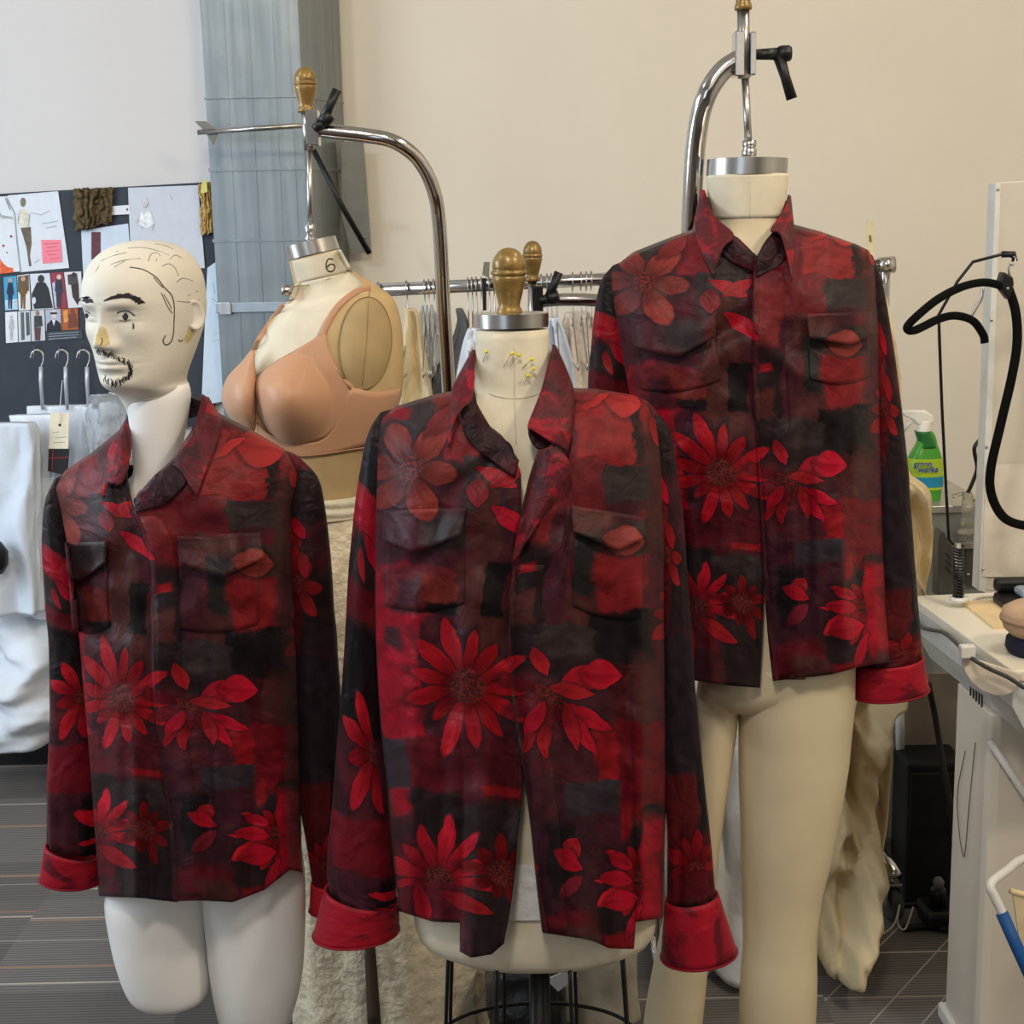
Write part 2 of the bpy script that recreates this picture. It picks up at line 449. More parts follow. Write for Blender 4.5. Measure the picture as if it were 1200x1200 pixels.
PETALS = [ # x,y,L,W,angle(deg, y down),colour,tone
 (512,494,26,11,-50,(118,40,40),1),(557,578,17,12,90,(118,30,38),1),(578,560,26,9,25,CRM,1.05),(596,612,30,10,40,CRM,1.1),(590,560,24,8,-30,RED,1.1),
 (737,470,26,19,10,(158,40,42),1.1),(702,472,24,5,-28,(156,40,42),1.1),(778,510,24,9,70,(150,36,40),1.1),(690,462,20,10,-10,(120,36,38),1.),
 (732,632,26,17,5,BRK,1.15),
 (690,795,30,16,-30,CRM,1.1),(708,790,24,18,5,CRM,1.2),(642,775,20,9,70,RED,1.2),(632,845,26,8,115,CRM,1.05),(642,868,20,7,95,RED,1),(625,870,16,6,125,RED,1),
 (688,840,34,11,25,CRM,1.1),(682,855,34,9,55,CRM,1.1),(672,850,30,9,78,RED,1.1),(676,810,26,9,10,RED,1.1),
 (660,995,14,13,-60,RED,1.1),(655,1008,22,12,30,CRM,1.0),(655,1040,22,9,-40,MAR,1.2),
 (722,1010,18,9,20,CRM,1.1),(716,1030,22,10,8,CRM,1.15),(722,1055,26,11,-12,CRM,1.15),(738,1080,26,6,-60,CRM,1.1),
 (520,1058,34,9,25,RED,1),(470,1060,30,10,80,CRM,1),
 (415,700,22,9,35,CRM,1.1),(398,718,18,7,70,RED,1),
 (808,650,20,10,60,CRM,1.1),(815,700,16,9,80,RED,1),
]
def cloth(name, bumpy=.35):
    m = bpy.data.materials.new(name); m.use_nodes = True
    t = NT(m.node_tree); bs = m.node_tree.nodes['Principled BSDF']
    uv = t.n('ShaderNodeUVMap'); uv.uv_map = 'UVMap'
    # painterly warp of the print
    w = t.noise(uv.outputs[0], 1.9, 4, .6); w2 = t.noise(uv.outputs[0], 14, 2)
    def off(nz, k):
        a = t.n('ShaderNodeVectorMath', operation='SUBTRACT'); t.l(nz.outputs['Color'], a.inputs[0]); a.inputs[1].default_value = (.5, .5, .5)
        b = t.n('ShaderNodeVectorMath', operation='MULTIPLY'); t.l(a.outputs[0], b.inputs[0]); b.inputs[1].default_value = (k, k, 0); return b.outputs[0]
    a1 = t.n('ShaderNodeVectorMath', operation='ADD'); t.l(uv.outputs[0], a1.inputs[0]); t.l(off(w, .40), a1.inputs[1])
    a2 = t.n('ShaderNodeVectorMath', operation='ADD'); t.l(a1.outputs[0], a2.inputs[0]); t.l(off(w2, .03), a2.inputs[1])
    V = a2.outputs[0]
    g = t.noise(uv.outputs[0], 2.3, 4, .6)
    col = t.ramp(g.outputs[0], [(.3, srgb((36, 20, 24))), (.5, srgb((64, 26, 33))), (.7, srgb((96, 24, 33)))])
    tone = t.noise(uv.outputs[0], 5.5, 4, .65)
    tn = t.math('MULTIPLY_ADD', tone.outputs[0], 1.4, .04)
    for (x0, y0, x1, y1, c, s) in PATCHES:
        n = t.n('ShaderNodeGroup'); n.node_tree = G_PATCH
        t.l(V, n.inputs['Vec']); n.inputs['C'].default_value = ((x0+x1)/200, (y0+y1)/200, 0); n.inputs['H'].default_value = ((x1-x0)/200, (y1-y0)/200, 1)
        n.inputs['Soft'].default_value = s * .8; t.l(col, n.inputs['Base']); n.inputs['Col'].default_value = srgb(c); t.l(tn, n.inputs['Tone'])
        col = n.outputs[0]; V = n.outputs[1]
    VF = t.n('ShaderNodeVectorMath', operation='MULTIPLY_ADD'); t.l(col, VF.inputs[0]); VF.inputs[1].default_value = (1e-6,)*3
    vf0 = t.n('ShaderNodeVectorMath', operation='ADD'); t.l(uv.outputs[0], vf0.inputs[0]); t.l(off(w, .16), vf0.inputs[1]); t.l(vf0.outputs[0], VF.inputs[2]); VF = VF.outputs[0]
    for (x, y, r, N, rot, eye, a0, aw, c, tv) in FLOWERS:
        n = t.n('ShaderNodeGroup'); n.node_tree = G_FLOWER
        t.l(VF, n.inputs['Vec']); n.inputs['C'].default_value = (x/100, y/100, 0); n.inputs['R'].default_value = r/100
        n.inputs['N'].default_value = N; n.inputs['Rot'].default_value = rot; n.inputs['Eye'].default_value = eye
        n.inputs['A0'].default_value = a0; n.inputs['AW'].default_value = aw; t.l(col, n.inputs['Base']); n.inputs['Col'].default_value = srgb(c); n.inputs['Tone'].default_value = tv
        col = n.outputs[0]; VF = n.outputs[1]
    for (x, y, L, W, A, c, tv) in PETALS:
        n = t.n('ShaderNodeGroup'); n.node_tree = G_PETAL
        t.l(VF, n.inputs['Vec']); n.inputs['C'].default_value = (x/100, y/100, 0); n.inputs['L'].default_value = L/100; n.inputs['W'].default_value = W/100
        n.inputs['A'].default_value = math.radians(A); t.l(col, n.inputs['Base']); n.inputs['Col'].default_value = srgb(c); n.inputs['Tone'].default_value = tv
        col = n.outputs[0]; VF = n.outputs[1]
    finish_cloth(t, bs, uv.outputs[0], col, bumpy)
    return m
def finish_cloth(t, bs, vec, col, bumpy):
    t.l(col, bs.inputs['Base Color'])
    bs.inputs['Roughness'].default_value = .46; bs.inputs['Specular IOR Level'].default_value = .15
    bs.inputs['Sheen Weight'].default_value = .04; bs.inputs['Sheen Roughness'].default_value = .4
    b1 = t.noise(vec, 2.6, 4, .45, .8)
    b = t.n('ShaderNodeBump'); b.inputs['Strength'].default_value = bumpy; b.inputs['Distance'].default_value = .02
    t.l(b1.outputs[0], b.inputs['Height']); t.l(b.outputs[0], bs.inputs['Normal'])
def cloth_mix(name, a, b, c, scale=3., bumpy=.25):
    m = bpy.data.materials.new(name); m.use_nodes = True
    t = NT(m.node_tree); bs = m.node_tree.nodes['Principled BSDF']
    uv = t.n('ShaderNodeUVMap'); uv.uv_map = 'UVMap'
    g = t.noise(uv.outputs[0], scale, 3, .55, .6)
    col = t.ramp(g.outputs[0], [(.36, srgb(a)), (.46, srgb(b)), (.56, srgb(b)), (.63, srgb(c))])
    finish_cloth(t, bs, uv.outputs[0], col, bumpy)
    return m
CLOTH = cloth('floral_print_satin')
CUFF = cloth_mix('crimson_cuff_satin', (92, 18, 32), (150, 20, 38), (166, 24, 40), 1.5)
INSIDE = cloth_mix('shirt_inside_satin', (30, 16, 20), (44, 20, 26), (70, 24, 32), 1.0)  # dark plum cloth; shadow inside the collar is partly in its colour
COLLAR = cloth_mix('collar_print_satin', (60, 30, 34), (88, 30, 36), (140, 28, 40), 1.1)
LINING = mat('shirt_inside', (34, 22, 26), .7)
# ------------------------------------------------------------------ shirts
def pair_rings(pairs, D, ratio, n=32, steps=30, pw=2.0, fold=None, dys=None):
    """rings through pairs of silhouette points ((xl,yl),(xr,yr)) at distance D (+dys)"""
    k = len(pairs)
    dys = dys or [0] * k
    L = [P(a[0], a[1], D + d) for (a, b), d in zip(pairs, dys)]; R = [P(b[0], b[1], D + d) for (a, b), d in zip(pairs, dys)]
    rt = ratio if isinstance(ratio, (list, tuple)) else [ratio] * k
    Ls, Rs = spline(L, steps), spline(R, steps)
    rings = []
    for i in range(steps + 1):
        c = (Ls[i] + Rs[i]) / 2; a = (Rs[i] - Ls[i]) / 2
        q = interp([(j / (k - 1), rt[j]) for j in range(k)], i / steps)
        b = Vector((0, a.length * q, 0))
        rg = []
        for j in range(n):
            t = 2*PI*j/n
            cx, sy = math.cos(t), math.sin(t)
            cx = math.copysign(abs(cx) ** (2/pw), cx); sy = math.copysign(abs(sy) ** (2/pw), sy)
            p = c + a * cx + b * sy
            if fold: p = fold(p, t, i / steps, c)
            rg.append(p)
        rings.append(rg)
    return rings

class Shirt:
    def __init__(s, d): s.__dict__.update(d)
    def sides(s, y): return smooth(s.xsL, y), smooth(s.xsR, y)
    def front_y(s, px, py, sv, u):
        top = s.topL if u < 0 else s.topR
        tb = [(abs(a), b) for a, b in top]; un = s.un if isinstance(s.un, (int, float)) else s.un[0 if u < 0 else 1]
        ysh = interp(tb, abs(u)) if abs(u) > un else min(interp(tb, un), interp(tb, abs(u)))
        sv = (py - ysh) / (s.ylen)
        l, r = s.sides(py); tn = max(-1, min(1, (px - (l + r)/2) / ((r - l)/2)))
        b = smooth(s.b, sv)
        g0 = .10
        q = 1 - min(1, sv / .2)
        g = g0 + (1 - g0) * math.sqrt(max(0, 1 - q*q))
        prof = max(0, 1 - abs(tn) ** 3.2) ** .5
        Y = s.D - b * g * prof
        A = min(1, sv * 1.6) * .35 + min(1, max(0, sv - .3) * 1.8) * .65
        sd = s.seed
        Y += A * .040 * (fb(px * .027 + sd, py * .0022, sd, 1, 2) - .32) + .006 * min(1, sv*4) * fb(px * .02, py * .02, sd + 5, 1, 3)
        # diagonal drag lines from the shoulders
        Y += .007 * max(0, 1 - abs(sv - .25) * 3.2) * math.sin((px * (1 if u < 0 else -1) * .045 + py * .035) + fb(px*.01, py*.01, sd, 1, 2) * 5)
        return Y
    def uvf(s, px, py):
        xo = interp(s.xoR, py); l, r = s.sides(py)
        V = interp(s.vmap, py)
        if px >= xo: u = (px - xo) / max(1, r - xo); return (6.12 + 1.66 * u * s.us[1], V)
        u = (xo - px) / max(1, xo - l); return (6.08 - 1.66 * u * s.us[0], V)
    def build(s):
        root = thing('shirt', s.label, 'shirt', P(*s.base, s.D), 'floral overshirts')
        s.root = root
        NU, NV, NB = 56, 110, 40
        ul = sorted(set([-i / NU for i in range(NU + 1)] + s.cutL)); ul = ul[::-1]          # 0 .. -1
        ur = sorted(set([i / NU for i in range(NU + 1)] + s.cutR))                           # 0 .. 1
        cols = []
        def front_col(u, top, hem, xo, xs, under):
            col = []; t0, h0 = interp(top, u) if u >= 0 else interp([(-a, b) for a, b in top], -u), 0
            h0 = interp(hem, u) if u >= 0 else interp([(-a, b) for a, b in hem], -u)
            for i in range(NV + 1):
                sv = i / NV; py = t0 + (h0 - t0) * sv
                x0 = smooth(xo, py); x1 = smooth(xs, py)
                px = x0 + (x1 - x0) * abs(u)
                Y = s.front_y(px, py, sv, u)
                if under: Y += .007 * max(0, 1 - abs(u) * 4)
                if s.flare: 
                    lim = s.flare[0] if u < 0 else s.flare[1]
                    if abs(u) < lim: Y -= .022 * max(0, sv - .35) * min(1, (lim - abs(u)) * 25) 
                col.append((P(px, py, Y), s.uvf(px, py)))
            return col
        for u in ul: cols.append(front_col(u, s.topL, s.hemL, s.xoL, s.xsL, True))
        # back, from the left side to the right side
        lft, rgt = cols[-1], front_col(1, s.topR, s.hemR, s.xoR, s.xsR, False)
        for k in range(1, NB):
            ph = PI * (1 - k / NB); col = []
            w = (1 - math.cos(PI * k / NB)) / 2
            for i in range(NV + 1):
                a, b = lft[i][0], rgt[i][0]
                sv = i / NV
                c = (a + b) / 2; h = (b - a) / 2
                bb = smooth(s.b, sv) * .9; q = 1 - min(1, sv / .2)
                g = .10 + .9 * math.sqrt(max(0, 1 - q*q))
                p = c + h * math.cos(ph)
                # shoulder slope and neck at the top of the back
                x = w
                px0, _ = proj(p)
                ytop = None
                if sv < .35:
                    uu = (px0 - 0) 
                p = p + Vector((0, bb * g * math.sin(ph), 0))
                rise = s.rise * max(0, 1 - abs(2*w - 1 - s.nk) / .72) if abs(2*w - 1 - s.nk) > .28 else s.rise * .61
                p.z += rise * max(0, 1 - sv / .3) ** 1.5
                p.y += .010 * sv * fb(px0 * .03, sv, 3 + s.seed, 1, 2)
                uu = 1 + 2 * (w if w < .5 else 1 - w)
                U = 6.08 - 1.66 * uu if w < .5 else 6.12 + 1.66 * uu
                col.append((p, (U, 4.4 + 6.7 * sv)))
            cols.append(col)
        for u in ur[::-1]: cols.append(front_col(u, s.topR, s.hemR, s.xoR, s.xsR, False))
        mb = MB(); n = NV + 1
        v = [c[0] for col in cols for c in col]; uv = [c[1] for col in cols for c in col]
        mb.add(v, grid_faces(len(cols), n))
        s.body = mb.build('body', CLOTH, root, uv=uv, solid=.0022, solid_off=0)
        s.bvh = BVHTree.FromPolygons(mb.v, mb.f)
        for nm, prs, cf, U0, vm in s.sleeves: s.sleeve(prs, cf, U0, vm)
        for kind, A, B, bulge in s.collars: s.collar(kind, A, B, bulge)
        for f in s.pockets: s.pocket(*f)
        s.placket()
    def on(s, px, py, off):
        d = ray(px, py).normalized()
        h = s.bvh.ray_cast(CAMLOC, d)
        if h[0] is None or h[0].y > s.D: return P(px, py, s.D - .11 - off)
        return h[0] - d * off
    def sheet(s, name, pix, nr, nc, mat_, parent, thick=.002, uv=None):
        """pix: rows of (px,py,off) already sampled"""
        v = [s.on(x, y, o) for x, y, o in pix]
        mb = MB().add(v, grid_faces(nr, nc))
        return mb.build(name, mat_, parent, uv=uv or [s.uvf(x, y) for x, y, o in pix], solid=thick, solid_off=0)
    def pocket(s, tl, tr, bl, tip, br, ybot, skew):
        nc, nr = 17, 17
        pix = []
        for i in range(nr):
            for j in range(nc):
                t = j / (nc - 1); q = i / (nr - 1)
                x0 = tl[0] + 2 + (skew) * q; x1 = tr[0] - 2 + skew * q
                x = x0 + (x1 - x0) * t; y = tl[1] + (tr[1] - tl[1]) * t + 4 + (ybot - tl[1]) * q
                if q > .8: y -= (q - .8) * 5 * 8 * (abs(2*t - 1)) ** 2
                pix.append((x, y, .0025 + .006 * math.sin(PI * q) * math.sin(PI * t)))
        pk = s.sheet('chest_pocket', pix, nr, nc, CLOTH, s.root)
        pix = []
        nr, nc = 9, 21
        for i in range(nr):
            for j in range(nc):
                t = j / (nc - 1); q = i / (nr - 1)
                tp = (tip[0] - bl[0]) / (br[0] - bl[0])
                xt, yt = tl[0] + (tr[0] - tl[0]) * t, tl[1] + (tr[1] - tl[1]) * t
                if t < tp: k = t / tp; xb, yb = bl[0] + (tip[0] - bl[0]) * k, bl[1] + (tip[1] - bl[1]) * k
                else: k = (t - tp) / (1 - tp); xb, yb = tip[0] + (br[0] - tip[0]) * k, tip[1] + (br[1] - tip[1]) * k
                pix.append((xt + (xb - xt) * q, yt + (yb - yt) * q, .008 + .017 * q ** 1.5))
        fl = s.sheet('pocket_flap', pix, nr, nc, CLOTH, pk, .0035)
    def placket(s):
        pix = []; nr = 60; nc = 5
        y0, y1 = s.pl
        for i in range(nr):
            y = y0 + (y1 - y0) * i / (nr - 1); x0 = smooth(s.xoR, y); w = interp(s.plw, y)
            for j in range(nc):
                pix.append((x0 - .5 + w * j / (nc - 1), y, .004 if j not in (0, nc-1) else .0025))
        s.sheet('placket', pix, nr, nc, CLOTH, s.root, .002)
    def sleeve(s, prs, cf, U0, vm):
        sd = s.seed + U0
        def fold(p, t, q, c):
            a = min(1, q * 3)
            w = fb(math.cos(t) * .9 + sd, math.sin(t) * .9, q * 2.2, 1, 3) * .13 * a
            w += .05 * a * math.sin(q * 34 + 2.2 * math.cos(t) + 3 * fb(q*5, math.cos(t), sd, 1, 2)) * max(0, 1 - abs(q - .55) * 2.2)
            w -= .07 * max(0, (q - .86) / .14) * (1 + math.sin(t * 9 + sd))
            if abs(math.cos(t)) > .9: w *= .35
            return c + (p - c) * (1 + w - .05 * max(0, (q - .9) / .1))
        steps, n = 70, 40
        k = 7 if U0 < 5 else -7
        prs = [((a[0] + (k if U0 > 5 else 0) * (0 if i < 2 or i > len(prs) - 3 else 1), a[1]), (b[0] + (k if U0 < 5 else 0) * (0 if i < 2 or i > len(prs) - 3 else 1), b[1])) for i, (a, b) in enumerate(prs)]
        rings = pair_rings(prs, s.D + s.arm, [.75] * len(prs), n + 0, steps, fold=fold)
        uv = []
        for i in range(steps + 1):
            for j in range(n):
                t = 2*PI*j/n
                py = proj(rings[i][j])[1]
                uv.append((U0 + .70 * (math.cos(t) + 1) / 2 * .98, interp(vm, prs[0][0][1] + (prs[-1][0][1] - prs[0][0][1]) * i / steps)))
        mb = m_loft(rings, True, False)
        sl = mb.build('sleeve', CLOTH, s.root, uv=uv, solid=.002, solid_off=0)
        # cuff
        (tl, tr), (bl, br) = cf
        def cfold(p, t, q, c): return c + (p - c) * (1 + .03 * math.sin(2 * t + 1 + sd) * q)
        mid = (((tl[0] + bl[0]) / 2, (tl[1] + bl[1]) / 2), ((tr[0] + br[0]) / 2, (tr[1] + br[1]) / 2))
        rg = pair_rings([(tl, tr), mid, (bl, br)], s.D + s.arm, .85, 48, 10, fold=cfold)
        uv = [(j / 48 * 3 + sd, i / 10 + sd) for i in range(11) for j in range(48)]
        cb = m_loft(rg, False, False)
        cu = cb.build('cuff', CUFF, s.root, uv=uv, solid=.004, solid_off=-1, label='turned-out crimson cuff')
        edge = [c for c in rg[-1]]
        m_tube(edge, .0022, 6, closed=True).build('cuff_hem', CUFF, cu, uv=[(.3, .3)] * (49 * 6))
    def collar(s, kind, A, B, bulge):
        a = [P(x, y, s.D + d) for x, y, d in A]; b = [P(x, y, s.D + d) for x, y, d in B]
        v, f = ribbon_pts(a, b, 24, 10, bulge)
        front = sum(d for _, _, d in A) / len(A) < -.03
        gap = {'collar': .012, 'lapel_facing': .013}.get(kind, .005)
        uv = []
        for i, p in enumerate(v):
            x, y = proj(p); uv.append((x / 30 + s.seed, y / 30))
            if front:                      # lie on the shirt front, never under it
                d = (p - CAMLOC); L = d.length; d = d / L
                h = s.bvh.ray_cast(CAMLOC, d)
                if h[0] is not None and h[3] - gap < L and h[0].y < s.D: v[i] = h[0] - d * gap
        m = COLLAR if kind != 'collar_stand' else INSIDE
        MB().add(v, f).build(kind, m, s.root, uv=uv, solid=.0035, solid_off=0)

SL_V = lambda y0, y1: [(y0, 4.75), (y1, 10.6)]
def bdepth(k=1.): return [(0, .115*k), (.12, .13*k), (.3, .14*k), (.6, .135*k), (1, .125*k)]
center_shirt = Shirt(dict(ylen=640, D=2.3, seed=1.3, base=(605, 1140), arm=.005, un=(.38,.36), rise=.05, nk=0., us=(1, 1), flare=(.43, .77),
 label='open-necked red floral overshirt hanging open over the form with the black wire cage',
 xsL=[(440,450),(480,447),(520,442),(560,440),(640,439),(760,440),(860,446),(950,455),(1030,464),(1085,471)],
 xsR=[(440,760),(480,768),(540,774),(640,778),(760,778),(900,780),(1000,778),(1085,775)],
 xoL=[(430,609),(560,610),(610,610),(640,606),(700,607),(780,608),(850,610),(890,611),(930,611),(980,607),(1050,600),(1125,587)],
 xoR=[(430,613),(600,613),(630,609),(660,603),(700,598),(780,599),(850,605),(890,611),(930,618),(980,624),(1040,630),(1115,639)],
 topL=[(0,556),(-.06,521),(-.19,506),(-.31,474),(-.38,456),(-.6,462),(-.9,477),(-1,492)],
 topR=[(0,640),(.1,618),(.2,594),(.31,555),(.36,455),(.6,457),(.85,464),(.95,471),(1,488)],
 hemL=[(0,1106),(-.1,1118),(-.3,1122),(-.42,1115),(-.445,1081),(-.7,1080),(-1,1068)],
 hemR=[(0,1093),(.3,1099),(.42,1103),(.55,1111),(.76,1112),(.785,1080),(1,1076)],
 cutL=[-.42,-.445], cutR=[.76,.785], b=bdepth(), vmap=[(430,4.3),(1130,11.3)],
 sleeves=[('l', [((446,484),(460,480)),((434,503),(462,522)),((426,530),(458,565)),((417,590),(448,630)),((410,660),(443,700)),((404,760),(441,785)),((398,850),(445,872)),((390,950),(452,962)),((384,1015),(463,1035)),((383,1042),(467,1068))],
            (((380,1040),(468,1058)),((367,1094),(468,1090))), 3.72, SL_V(484,1042)),
          ('r', [((752,472),(764,476)),((756,500),(784,504)),((766,540),(792,545)),((774,620),(801,620)),((779,700),(807,700)),((782,800),(814,800)),((783,900),(823,900)),((783,980),(832,980)),((781,1060),(840,1046))],
            (((779,1056),(842,1046)),((774,1124),(864,1112))), 7.82, SL_V(472,1055))],
 collars=[('collar', [(557,410,-.005),(556,440,-.055),(554,468,-.085),(543,478,-.10),(532,494,-.112),(527,523,-.118)], [(554,411,0),(538,440,-.03),(531,454,-.06),(529,475,-.085),(528,495,-.10),(525,524,-.112)], .006),
          ('collar', [(648,404,-.0),(644,420,-.05),(633,460,-.10),(619,497,-.125),(622,502,-.13)], [(651,406,.0),(665,438,-.03),(672,462,-.07),(670,500,-.115),(665,530,-.128)], .008),
          ('collar_stand', [(556,425,-.0),(575,414,.055),(602,410,.07),(630,412,.055),(648,420,.0)], [(553,462,-.01),(573,448,.06),(602,444,.08),(634,448,.06),(655,455,-.01)], 0),
          ('collar_stand', [(556,440,-.045),(556,462,-.065),(566,492,-.085),(590,514,-.10),(607,540,-.108)], [(548,452,-.05),(538,480,-.08),(548,515,-.095),(575,540,-.105),(604,560,-.112)], .004),
          ('collar_stand', [(619,500,-.12),(622,516,-.125),(632,526,-.128),(650,520,-.12)], [(640,470,-.07),(650,490,-.09),(656,512,-.105),(664,525,-.115)], 0),
          ('lapel_facing', [(632,526,-.118),(622,556,-.12),(615,585,-.126),(609,614,-.132),(602,655,-.137)], [(646,522,-.135),(664,536,-.148),(666,556,-.152),(646,590,-.15),(604,655,-.14)], .012)],
 pockets=[((451,598),(546,595),(449,635),(483,649),(540,627),714,0), ((668,592),(756,606),(672,622),(724,645),(757,630),714,2)],
 pl=(662,1092), plw=[(640,36),(800,36),(900,34),(1000,32),(1100,30)]))
right_shirt = Shirt(dict(ylen=530, D=2.56, seed=4.1, base=(900, 830), arm=.005, un=(.36,.27), rise=.055, nk=.1, us=(1, 1), flare=None,
 label='red floral overshirt closed to the collar, on the tall form with full cream legs',
 xsL=[(250,718),(310,715),(340,716),(400,726),(480,740),(600,768),(700,782),(810,800)],
 xsR=[(250,1022),(300,1025),(400,1030),(500,1031),(600,1033),(700,1037),(790,1044)],
 xoL=[(250,897),(310,894),(400,892),(500,895),(630,897),(660,895),(740,893),(810,890)],
 xoR=[(250,888),(310,884),(400,882),(500,886),(640,894),(700,897),(750,901),(805,907)],
 topL=[(0,306),(-.05,299),(-.17,279),(-.36,262),(-.6,278),(-.85,296),(-1,318)],
 topR=[(0,312),(.04,297),(.12,284),(.27,262),(.55,272),(.85,287),(.95,294),(1,310)],
 hemL=[(0,806),(-.4,803),(-1,795)], hemR=[(0,798),(.5,790),(.75,781),(1,776)],
 cutL=[], cutR=[], b=bdepth(.95), vmap=[(240,4.3),(262,4.5),(330,5.5),(372,6.0),(558,8.06),(710,10.3),(805,11.2)],
 sleeves=[('l', [((718,312),(732,306)),((704,332),(730,342)),((695,380),(735,400)),((690,450),(738,480)),((690,520),(745,560)),((700,650),(760,680)),((715,760),(775,780))],
            (((712,770),(782,785)),((702,828),(788,833))), 3.72, SL_V(312,760)),
          ('r', [((1008,293),(1022,300)),((1020,320),(1034,335)),((1028,380),(1045,400)),((1030,480),(1056,480)),((1032,560),(1064,560)),((1032,660),(1071,660)),((1020,740),(1077,735)),((1003,782),(1081,774))],
            (((1001,778),(1082,768)),((999,816),(1088,806))), 7.82, SL_V(293,782))],
 collars=[('collar', [(825,224,.0),(838,254,-.06),(860,275,-.10),(848,290,-.115),(840,310,-.12),(836,322,-.122)], [(822,222,.01),(815,258,-.02),(816,276,-.06),(820,292,-.09),(828,308,-.105),(835,323,-.115)], .008),
          ('collar', [(923,229,.0),(918,248,-.05),(903,269,-.095),(914,273,-.105),(923,305,-.115),(927,326,-.12)], [(926,230,.01),(928,250,-.02),(930,270,-.05),(930,290,-.085),(929,310,-.105),(928,327,-.115)], .004),
          ('collar_stand', [(826,232,-.0),(850,226,.055),(875,224,.07),(900,227,.055),(922,236,.0)], [(826,262,-.01),(850,250,.06),(875,248,.08),(900,251,.06),(926,264,-.01)], 0),
          ('collar_stand', [(828,245,-.03),(838,262,-.07),(858,280,-.095),(880,302,-.108)], [(830,262,-.04),(838,285,-.08),(855,305,-.10),(882,318,-.11)], .003),
          ('collar_stand', [(921,245,-.03),(908,268,-.08),(896,284,-.10),(886,302,-.112)], [(926,262,-.04),(926,290,-.08),(912,312,-.10),(887,325,-.115)], .003)],
 pockets=[((741,378),(839,367),(744,408),(794,419),(838,394),82+378,8), ((945,368),(1021,365),(949,396),(997,404),(1024,392),80+368,2)],
 pl=(312,796), plw=[(300,36),(400,38),(600,40),(800,38)]))
left_shirt = Shirt(dict(ylen=560, D=2.46, seed=8.7, base=(210, 1060), arm=.005, un=(.1,.47), rise=.05, nk=-.2, us=(.72, 1), flare=None,
 label='buttoned red floral overshirt on the mannequin with the drawn-on face',
 xsL=[(480,70),(560,63),(600,72),(700,88),(800,97),(900,106),(1000,113),(1060,117)],
 xsR=[(480,352),(545,352),(600,342),(700,344),(800,349),(900,351),(1000,353),(1045,357)],
 xoL=[(480,152),(590,158),(620,170),(660,186),(720,187),(800,190),(900,199),(970,206),(1060,208)],
 xoR=[(480,153),(590,155),(620,166),(660,177),(720,178),(800,180),(900,190),(970,199),(1060,204)],
 topL=[(0,602),(-.06,575),(-.09,500),(-.5,530),(-.85,552),(-1,572)],
 topR=[(0,600),(.04,577),(.15,562),(.25,542),(.47,480),(.7,503),(.9,527),(1,556)],
 hemL=[(0,1057),(-.5,1052),(-1,1050)], hemR=[(0,1056),(.2,1055),(.45,1057),(.7,1042),(.9,1019),(1,1022)],
 cutL=[], cutR=[], b=bdepth(1.05), vmap=[(460,4.2),(545,4.85),(590,5.5),(628,6.0),(822,8.06),(972,10.25),(1060,11.15)],
 sleeves=[('l', [((64,562),(78,554)),((53,592),(82,602)),((51,650),(92,680)),((56,720),(99,740)),((60,800),(105,800)),((58,900),(111,900)),((55,985),(117,1000))],
            (((53,988),(118,1004)),((48,1028),(116,1034))), 3.72, SL_V(562,990)),
          ('r', [((332,528),(350,536)),((342,556),(372,560)),((344,590),(380,592)),((338,640),(386,640)),((342,720),(392,720)),((347,800),(398,800)),((352,900),(402,900)),((358,980),(400,980)),((366,1040),(396,1044))],
            (((364,1034),(399,1038)),((362,1066),(404,1070))), 7.82, SL_V(543,1040))],
 collars=[('collar', [(238,462,.0),(226,505,-.07),(203,540,-.115),(212,552,-.122),(224,572,-.128),(230,580,-.13)], [(244,466,.01),(259,495,-.03),(254,522,-.07),(246,542,-.10),(239,558,-.12),(231,581,-.128)], .008),
          ('collar', [(150,490,-.0),(154,520,-.06),(149,552,-.095),(141,568,-.11),(127,566,-.115),(123,582,-.118)], [(147,494,.01),(132,519,-.03),(124,540,-.06),(121,555,-.085),(120,568,-.10),(122,583,-.112)], .006),
          ('collar_stand', [(150,480,.0),(168,470,.05),(192,464,.07),(218,464,.05),(238,470,.0)], [(148,500,.0),(168,496,.06),(194,490,.08),(222,490,.06),(246,482,.0)], 0),
          ('collar_stand', [(232,490,-.03),(220,512,-.075),(203,538,-.10),(180,560,-.11),(158,585,-.118)], [(248,500,-.03),(240,530,-.085),(222,562,-.11),(195,590,-.12),(160,600,-.124)], .003)],
 pockets=[((77,636),(125,634),(78,669),(90,683),(123,660),104+636,6), ((208,628),(307,623),(211,661),(260,677),(310,653),112+628,-2)],
 pl=(605,1050), plw=[(590,30),(700,34),(900,34),(1050,34)]))
for sh in (center_shirt, right_shirt, left_shirt): sh.build()
